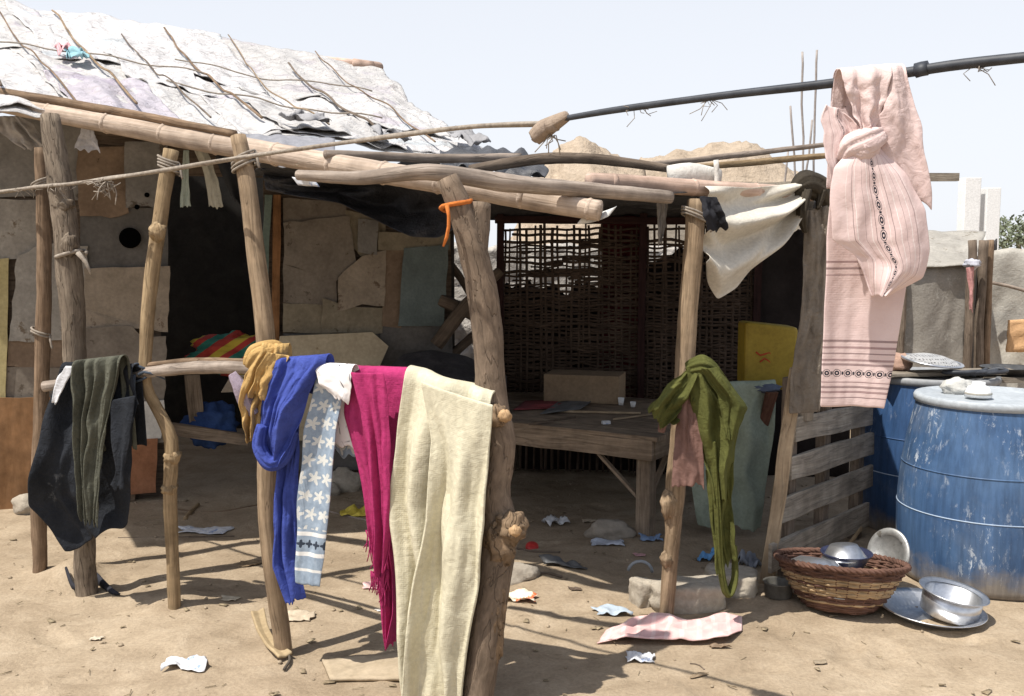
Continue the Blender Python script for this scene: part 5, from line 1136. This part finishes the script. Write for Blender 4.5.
gt = gnd(644, 586); mb = MB(); mb.tube([gt + Vector((math.cos(a) * .06, .15, .02 + math.sin(a) * .055)) for a in [k * .25 for k in range(13)]], .008, 8, .02); build('bent_handle', mb, plain('pale_grey_hose', (.30, .32, .34), (.42, .44, .46)), label='grey curved handle sticking up behind the small upright chunk', cat='handle')
# cardboard sheet at the bottom and flip flop
a, b, c, d = gnd(330, 683), gnd(410, 683), gnd(410, 655), gnd(322, 664)
mb = MB(); up = Vector((0, 0, .012)); mb.grid(lambda u, v: a.lerp(b, u).lerp(d.lerp(c, u), v) + Vector((0, 0, .014 + .006 * noise.noise(Vector((u * 4, v * 4, 1))))), 14, 10, (.3, .15)); build('cardboard_sheet', mb, plain('dusty_tan_card', (.36, .285, .19), (.46, .37, .26), 9), label='dusty flat card on the ground left of the cream blanket', cat='cardboard', solid=.012)
fp = gnd(272, 645); ff = thing('old_sandal', fp, 'old curled sandal sole at the foot of the smooth tan post', 'sandal')
mb = MB()
def sole(u, v):
    t = v; w = .034 * (1 - .25 * math.sin(t * 3.1)); px, py = pl([(259, 628), (264, 638), (274, 648), (287, 658)], t); g_ = gnd(px, py)
    return g_ + Vector((0.7, .7, 0)) * ((u - .5) * 2 * w) + Vector((0, -.02, .012 + .07 * max(0, 1 - t * 1.7) ** 1.5 + .02 * abs(u - .5)))
mb.grid(sole, 8, 18, (.1, .25)); build('sole', mb, plain('dusty_tan_rubber', (.30, .22, .12), (.42, .32, .19)), ff, solid=.014, sub=1)
mb = MB(); mb.tube([gnd(286, 656) + Vector((0, 0, .02)), gnd(290, 662) + Vector((0, 0, .014)), gnd(284, 672) + Vector((0, 0, .010))], .006, 6, .02); build('sandal_strap', mb, plain('dark_strap', (.05, .04, .03), (.12, .1, .08)), ff)
# pink cloth on the ground
def pink_g(u, v):
    bx, by = pl([(597, 645), (650, 646), (700, 646), (728, 644), (742, 632)], u); tx, ty = pl([(606, 632), (640, 622), (690, 622), (742, 618)], u)
    g_ = gnd(bx + (tx - bx) * v, by + (ty - by) * v); e = min(1, 6 * min(u, 1 - u, v + .12, 1 - v + .12))
    g_.z += .006 + e * (.022 + .026 * noise.noise(Vector((u * 3.5 + v, v * 2, 3))) + .016 * (1 - 3 * abs(noise.noise(Vector((u * 5 - v * 2, v * 2 + u, 7))))) + .005 * noise.noise(Vector((u * 14, v * 6, 7))))
    return g_
mb = MB(); mb.grid(pink_g, 80, 36, (.6, .25))
def mat_pinkg():
    t = NT('pink_cotton'); ob = t.coord('Object'); uv = t.coord('UV'); c = t.ramp(t.noise(ob, 8, 4), [(.3, (.60, .36, .345)), (.7, (.72, .50, .47))])
    s = t.n('ShaderNodeTexWave', wave_type='BANDS', bands_direction='X'); s.inputs['Scale'].default_value = 5; s.inputs['Distortion'].default_value = 3; t.l(uv, s.inputs[0]); c = t.mix(t.math('MULTIPLY', t.ramp(s.outputs['Fac'], [(.75, 0), (.85, 1)]), .4), c, (.74, .62, .58))
    return t.done(c, t.bump(t.noise(ob, 40, 5), .35, .006), .95, spec=.1)
build('pink_cloth', mb, mat_pinkg(), label='pink cotton cloth crumpled on the ground before the tan split post', cat='cloth', solid=.004)
# wires on ground
GW = 'wires and twigs lying on the dirt'
for i, (pts, r, m, lb, ct) in enumerate((([(118, 538), (160, 537), (235, 537)], .003, 'stick_dark', 'thin dark wire lying on the dirt right of the black jacket', 'wire'), ([(178, 510), (215, 512), (262, 505)], .006, 'pole_brown', 'long brown stick on the dirt in front of the doorway', 'stick'), ([(330, 512), (345, 516), (372, 522)], .006, 'pole_grey', 'pale stick on the ground below the patterned leggings', 'stick'), ([(185, 520), (190, 514), (198, 506)], .012, 'pole_straw', 'short pale root on the dirt behind the crooked post', 'root'), ([(500, 545), (530, 552), (560, 553)], .006, 'stick_dark', 'dark twig in the shade right of the forked trunk', 'twig'), ([(690, 664), (698, 665), (704, 670)], .003, 'stick_dark', 'tiny twig on the sunlit dirt below the pink cloth', 'twig'), ([(528, 578), (545, 574), (562, 578)], .007, 'stick_dark', 'curved dark root in the shade near the printed wrapper', 'root'))):
    P = [gnd(x, y) + Vector((0, 0, r * .6)) for x, y in pts]; mb = MB(); mb.tube(P, r, 6, .02, .006, i); build('wire' if ct == 'wire' else ('root' if ct == 'root' else 'twig'), mb, M[m], label=lb, cat=ct, group=GW)

# ------------------------------------------------------------------ ground sheet
def ticks(lo, hi, fine0, fine1, step):
    t = []; x = fine0
    while x <= fine1: t.append(x); x += step
    s = step; x = fine0
    while x > lo: s *= 1.35; x -= s; t.insert(0, x)
    s = step; x = fine1
    while x < hi: s *= 1.35; x += s; t.append(x)
    return t
xs = ticks(-400, 400, -3.6, 3.2, .024); ys = ticks(-60, 700, 2.9, 7.4, .024)
mb = MB(); nx = len(xs)
for y in ys:
    for x in xs: mb.v.append(Vector((x, y, gz(x, y))))
for j in range(len(ys) - 1):
    for i in range(nx - 1):
        a = j * nx + i; mb.f.append((a, a + 1, a + nx + 1, a + nx)); mb.uv.append(((xs[i], ys[j]), (xs[i + 1], ys[j]), (xs[i + 1], ys[j + 1]), (xs[i], ys[j + 1])))
build('ground', mb, M['dirt'], kind='structure', origin=(0, 0, 0))
# grit: pebbles, straw and leaf crumbs
rnd = random.Random(5); mb = MB()
for k in range(520):
    y = 2.9 + 4.2 * rnd.random() ** 1.2; x = rnd.uniform(-.62, .62) * y
    r = rnd.choice((.003, .003, .004, .005, .006, .010)) * rnd.uniform(.7, 1.3); mb.blob((x, y, gz(x, y) + r * .3), (r, r * rnd.uniform(.6, 1), r * .6), k, .4, 1.5, 6, 4, rnd.uniform(0, 3))
build('gravel', mb, plain('mixed_grit', (.20, .15, .10), (.46, .37, .26), 30, .95, .3), kind='stuff', label='scattered pebbles and grit on the dirt', cat='gravel')
mb = MB()
for k in range(420):
    y = 2.9 + 3.6 * rnd.random() ** 1.1; x = rnd.uniform(-.6, .6) * y; a = rnd.uniform(0, 6.28); l = rnd.uniform(.01, .045)
    p = Vector((x, y, gz(x, y) + .004)); q = p + Vector((math.cos(a) * l, math.sin(a) * l, rnd.uniform(0, .006)))
    if k % 3: mb.tube([p, q], rnd.uniform(.0008, .002), 4)
    else: w = Vector((-math.sin(a), math.cos(a), 0)) * l * .35; mb.prism([p - w, q - w * .4, q + w * .6, p + w], (0, 0, .002))
build('straw_litter', mb, plain('dry_straw_bits', (.12, .085, .05), (.42, .34, .22), 40, .95, .2), kind='stuff', label='bits of straw and leaf crumbs on the dirt', cat='straw')

# ------------------------------------------------------------------ background at the right
sp2 = lambda px, py, Y: at(px, py, Y)
s2 = thing('small_shack', (at(950, 300, 8.6).x, 8.6, 0), 'low shack with a grey sheet roof and grey cloth walls behind the barrels', 'shack')
def quadmesh(pts, nu, nv, amp, seed): 
    a, b, c, d = pts
    return lambda u, v: a.lerp(b, u).lerp(d.lerp(c, u), v) + Vector((0, -1, .5)) * (amp * noise.noise(Vector((u * 4, v * 4, seed))) + amp * .4 * noise.noise(Vector((u * 11, v * 9, seed))))
fy = 8.4
mb = MB(); mb.grid(quadmesh((at(860, 268, fy), at(972, 266, fy), at(986, 232, 9.6), at(850, 230, 9.6)), 30, 20, .05, 3), 40, 24, (2, 1)); build('roof', mb, plain('grey_weathered_sheet', (.27, .25, .22), (.40, .375, .33), 4, .9, .6, .02, spots=((.16, .135, .10), .60, 5)), s2, solid=.01)
def sw(x, y): p = at(x, 300, fy + .05); return p
mb = MB(); zt = at(900, 266, fy).z; a = at(862, 300, fy + .06); b = at(966, 300, fy + .06); a.z = b.z = -.05; c = b.copy(); c.z = zt; d = a.copy(); d.z = zt; mb.grid(quadmesh((a, b, c, d), 30, 20, .04, 5), 40, 30, (2, 2)); build('cloth_wall', mb, fabric('grey_beige_tarp', (.30, .275, .24), (.22, .20, .175), stain=(.40, .38, .34), stain_at=.58), s2, solid=.01)
b2 = at(994, 300, 9.6); b2.z = -.05; c2 = b2.copy(); c2.z = zt + .25; mb = MB(); mb.grid(quadmesh((b, b2, c2, c), 10, 20, .02, 6), 16, 20, (1, 2)); build('cloth_wall', mb, fabric('dark_tarp', (.10, .09, .085)), s2, solid=.01)
for (x0, x1, r, Y) in ((967, 972, .035, 8.35), (976, 984, .04, 8.5), (986, 990, .03, 8.6), (900, 903, .03, 8.42)):
    mb = MB(); p = at(x0, 380, Y); p.z = -.05; q = at(x1, 240 if x0 > 950 else 268, Y); mb.tube([p, p.lerp(q, .5), q], r, 9, .1, .02, x0); build('post', mb, M['pole_brown'] if x0 > 980 else M['stick_dark'], s2)
hang_rag([(966, 268), (968, 285), (970, 310)], [(974, 266), (974, 290), (973, 312)], 8.2, fabric('pink_tie', (.55, .28, .26)), 'pink rag hanging at the corner of the low grey shack', 140, .03)
mb = MB(); mb.blob(at(972, 264, 8.2), (.07, .05, .04), 3, .5, 2.4); build('roof_rag', mb, fabric('blue_white_rag', (.50, .50, .55)), label='knotted pale rag on the roof corner of the low grey shack', cat='rag')
s3 = thing('tarp_shelter', (at(1030, 300, 9.2).x, 9.2, 0), 'pale patched tarp shelter at the far right edge behind the low grey shack', 'shelter')
a = at(986, 300, 9.0); b = at(1130, 300, 8.8); a.z = b.z = -.05; c = b.copy(); c.z = 1.75; d = at(990, 252, 9.0); d.x = a.x
mb = MB(); mb.grid(quadmesh((a, b, c, d), 30, 20, .06, 8), 40, 30, (2, 2)); build('tarp_wall', mb, fabric('pale_grey_tarp', (.50, .475, .42), (.36, .34, .30), stain=(.26, .22, .19), stain_at=.60), s3, solid=.01)
mb = MB(); mb.grid(quadmesh((at(1006, 352, 8.75), at(1060, 352, 8.7), at(1060, 318, 8.7), at(1008, 320, 8.75)), 8, 8, .02, 2), 12, 10, (1, 1)); build('orange_patch', mb, fabric('orange_tan_cloth', (.62, .38, .20)), s3, solid=.008)
mb = MB(); mb.tube([at(985, 282, 8.85), at(1010, 288, 8.85), at(1060, 300, 8.8)], .015, 6, .1, .02, 3); build('tie_stick', mb, M['pole_grey'], s3)
# white pillars, rebar, timber
GPL = 'white concrete pillars far behind'
for (x0, x1, t, lb) in ((962, 978, 178, 'taller white concrete pillar behind the low shack roof'), (984, 998, 188, 'shorter white concrete pillar at the right of the taller one')):
    Y = 16; a = at(x0, t, Y); b = at(x1, t, Y); w = b.x - a.x; mb = MB(); mb.board(((a.x + b.x) / 2, Y, -.05), ((a.x + b.x) / 2, Y, a.z), (w, 0, 0), (0, w, 0), 6, .006, x0); build('concrete_pillar', mb, M['white_plaster'], label=lb, cat='pillar', group=GPL, smooth=False, bevel=.01)
GR = 'steel rods standing up behind the frame'
rods = (((803, 175), (802, 52), 'tall rusty rod, left of the two tallest behind the towel'), ((813, 175), (817, 50), 'tall rusty rod nearest the towel, leaning right'), ((796, 178), (790, 106), 'short rod leaning left, leftmost of the upright rods'), ((806, 178), (812, 120), 'short rod between the two tallest rods'), ((785, 178), (788, 152), 'stub of a rod left of the leaning short one'))
for i, (a, b, lb) in enumerate(rods):
    Y = 12 + .1 * i; p = at(*a, Y); q = at(*b, Y); p2 = p + (p - q).normalized() * 1.2; mb = MB(); mb.tube([p2, p, p.lerp(q, .5), q], .013, 6, .2, .02, i); build('steel_rod', mb, plain('rusty_steel_%s' % 'abcde'[i], (.26, .22, .20), (.40, .36, .33)), label=lb, cat='rod', group=GR)
mb = MB(); mb.board(at(860, 178, 7.6), at(958, 177, 7.6), (0, 0, .06), (0, .05, 0), 6, .004, 2); build('timber', mb, M['plank_grey'], label='grey timber end sticking out right of the pink towel', cat='timber', smooth=False)
hb = thing('unfinished_building', (at(800, 300, 12.4).x, 12.4, 0), 'low unfinished block wall carrying the steel rods behind the shade', 'building')
mb = MB(); a = at(640, 300, 12.3); b = at(860, 300, 12.3); zt2 = at(800, 182, 12.3).z; mb.board((a.x, 12.45, zt2 / 2), (b.x, 12.45, zt2 / 2), (0, 0, zt2), (0, .3, 0), 12, .02, 4); build('block_wall', mb, M['stone_pale'], hb, smooth=False)
# scrap wall seen through the screen and its gap
bw2 = thing('rubble_wall', (0, 10, 0), 'pale rubble wall seen through the wicker screen', 'wall'); mb = MB()
mb.grid(lambda u, v: Vector((-1.2 + 4.2 * u, 10 + .05 * noise.noise(Vector((u * 30, v * 12, 3))), -.05 + 1.75 * v + (.08 * noise.noise(Vector((u * 12, 1, 1))) if v > .9 else 0))), 90, 36, (4, 1.8)); build('rubble_face', mb, plain('pale_rubble', (.34, .31, .27), (.54, .50, .45), 7, .95, .9, .05, fine=16), bw2, solid=.2)
hang_rag([(470, 292), (474, 306), (476, 318)], [(505, 284), (506, 298), (502, 312)], 9.5, fabric('bright_pink_cloth', (.66, .20, .26)), 'bright pink cloth glimpsed through the gap beside the wicker screen', 141, .03, 'cloth')
# hills
def hill(pts, Y, seed, depth):
    def fn(u, v):
        px, py = pl(pts, u); top = at(px, py, Y).z; x = at(px, py, Y).x; s = math.sin(math.pi * min(1, v)) if True else 1
        return Vector((x * (1 + (v - .5) * .02), Y + (v - .5) * depth, -.3 + (top + .3) * s ** .8 + .4 * s * noise.noise(Vector((u * 8, v * 5, seed))) + .30 * s * noise.noise(Vector((u * 22, v * 14, seed))) + .15 * s * noise.noise(Vector((u * 50, v * 30, seed)))))
    mb = MB(); mb.grid(fn, 130, 60, (5, 5)); return build('hill', mb, plain('sandy_rubble_hill', (.32, .25, .18), (.46, .375, .285), 1.2, .95, .8, .2, fine=6), kind='structure')
hill([(480, 330), (535, 175), (560, 148), (585, 138), (603, 150), (640, 168), (690, 320)], 30, 3, 8); hill([(590, 330), (640, 165), (670, 150), (700, 143), (735, 144), (755, 154), (800, 175), (880, 330)], 36, 5, 9)
# far tree at the right edge
tr = thing('tree', (at(1018, 300, 22).x, 22, 0), 'small grey green tree behind the tarp shelter at the right edge', 'tree')
tc_ = at(1020, 238, 22); mb = MB(); mb.tube([(tc_.x, 22, -.1), (tc_.x + .05, 22, 1.0), (tc_.x - .05, 22, tc_.z)], [.12, .09, .04], 8, .2, .05, 3); build('trunk', mb, M['bark_grey'], tr)
mb = MB(); rnd = random.Random(9)
for k in range(1500):
    d = Vector((rnd.gauss(0, 1), rnd.gauss(0, 1), rnd.gauss(0, 1))).normalized() * (rnd.random() ** .4); cl_ = 1 + .35 * noise.noise(d * 2.2); p = tc_ + Vector((d.x * .95, d.y * .95, d.z * .5)) * cl_
    a = Vector((rnd.uniform(-1, 1), rnd.uniform(-1, 1), rnd.uniform(-1, 1))).normalized() * .06; b = Vector((rnd.uniform(-1, 1), rnd.uniform(-1, 1), rnd.uniform(-1, 1))).normalized() * .035
    n0 = len(mb.v); mb.v += [p - a, p + b, p + a, p - b]; mb.f.append((n0, n0 + 1, n0 + 2, n0 + 3)); mb.uv.append(((0, 0), (1, 0), (1, 1), (0, 1)))
build('crown', mb, plain('dusty_green_leaf', (.12, .14, .085), (.20, .225, .15), 3), tr, smooth=False)

# ------------------------------------------------------------------ light
EL_SUN = R(63); sdir = Vector((-.83, -.56, 0)).normalized()      # towards the sun (behind the viewer, left)
L = bpy.data.lights.new('sun', 'SUN'); L.energy = 3.7; L.angle = R(.55); L.color = (1, .955, .88)
so = bpy.data.objects.new('sun', L); COL.objects.link(so)
tos = Vector((sdir.x * math.cos(EL_SUN), sdir.y * math.cos(EL_SUN), math.sin(EL_SUN)))
so.rotation_euler = tos.to_track_quat('Z', 'Y').to_euler(); so.location = (0, 0, 10)
w = bpy.data.worlds.new('World'); sc.world = w; w.use_nodes = True; nt = w.node_tree
bg = nt.nodes['Background']; sky = nt.nodes.new('ShaderNodeTexSky'); sky.sky_type = 'NISHITA'; sky.sun_disc = False
sky.sun_elevation = EL_SUN; sky.sun_rotation = math.atan2(tos.x, tos.y); sky.air_density = 1.0; sky.dust_density = 1.0; sky.ozone_density = 1.0
hs = nt.nodes.new('ShaderNodeHueSaturation'); hs.inputs['Saturation'].default_value = .55; hs.inputs['Value'].default_value = .85   # dusty, milky sky
nt.links.new(sky.outputs[0], hs.inputs['Color'])
# pale dust haze: brighter towards the horizon all round, thin overhead
wt = nt.nodes.new('ShaderNodeTexCoord'); wx = nt.nodes.new('ShaderNodeSeparateXYZ'); nt.links.new(wt.outputs['Generated'], wx.inputs[0])
wr = nt.nodes.new('ShaderNodeValToRGB'); wr.color_ramp.elements[0].position = 0.0; wr.color_ramp.elements[0].color = (.92, .92, .92, 1); wr.color_ramp.elements[1].position = .55; wr.color_ramp.elements[1].color = (0, 0, 0, 1)
e2 = wr.color_ramp.elements.new(.28); e2.color = (.76, .76, .76, 1)
nt.links.new(wx.outputs[2], wr.inputs['Fac'])
wm = nt.nodes.new('ShaderNodeMix'); wm.data_type = 'RGBA'; nt.links.new(wr.outputs[0], wm.inputs[0]); nt.links.new(hs.outputs[0], wm.inputs[6]); wm.inputs[7].default_value = (4.3, 4.42, 4.7, 1)
nt.links.new(wm.outputs[2], bg.inputs[0]); bg.inputs[1].default_value = .13
sc.view_settings.view_transform = 'Standard'; sc.view_settings.look = 'None'; sc.view_settings.gamma = 1; sc.view_settings.use_curve_mapping = False
sc.view_settings.exposure = .72
sc.render.engine = 'CYCLES'; sc.cycles.max_bounces = 8; sc.cycles.use_denoising = True
# tidy helper properties
for o in bpy.data.objects:
    if '_w' in o: del o['_w']
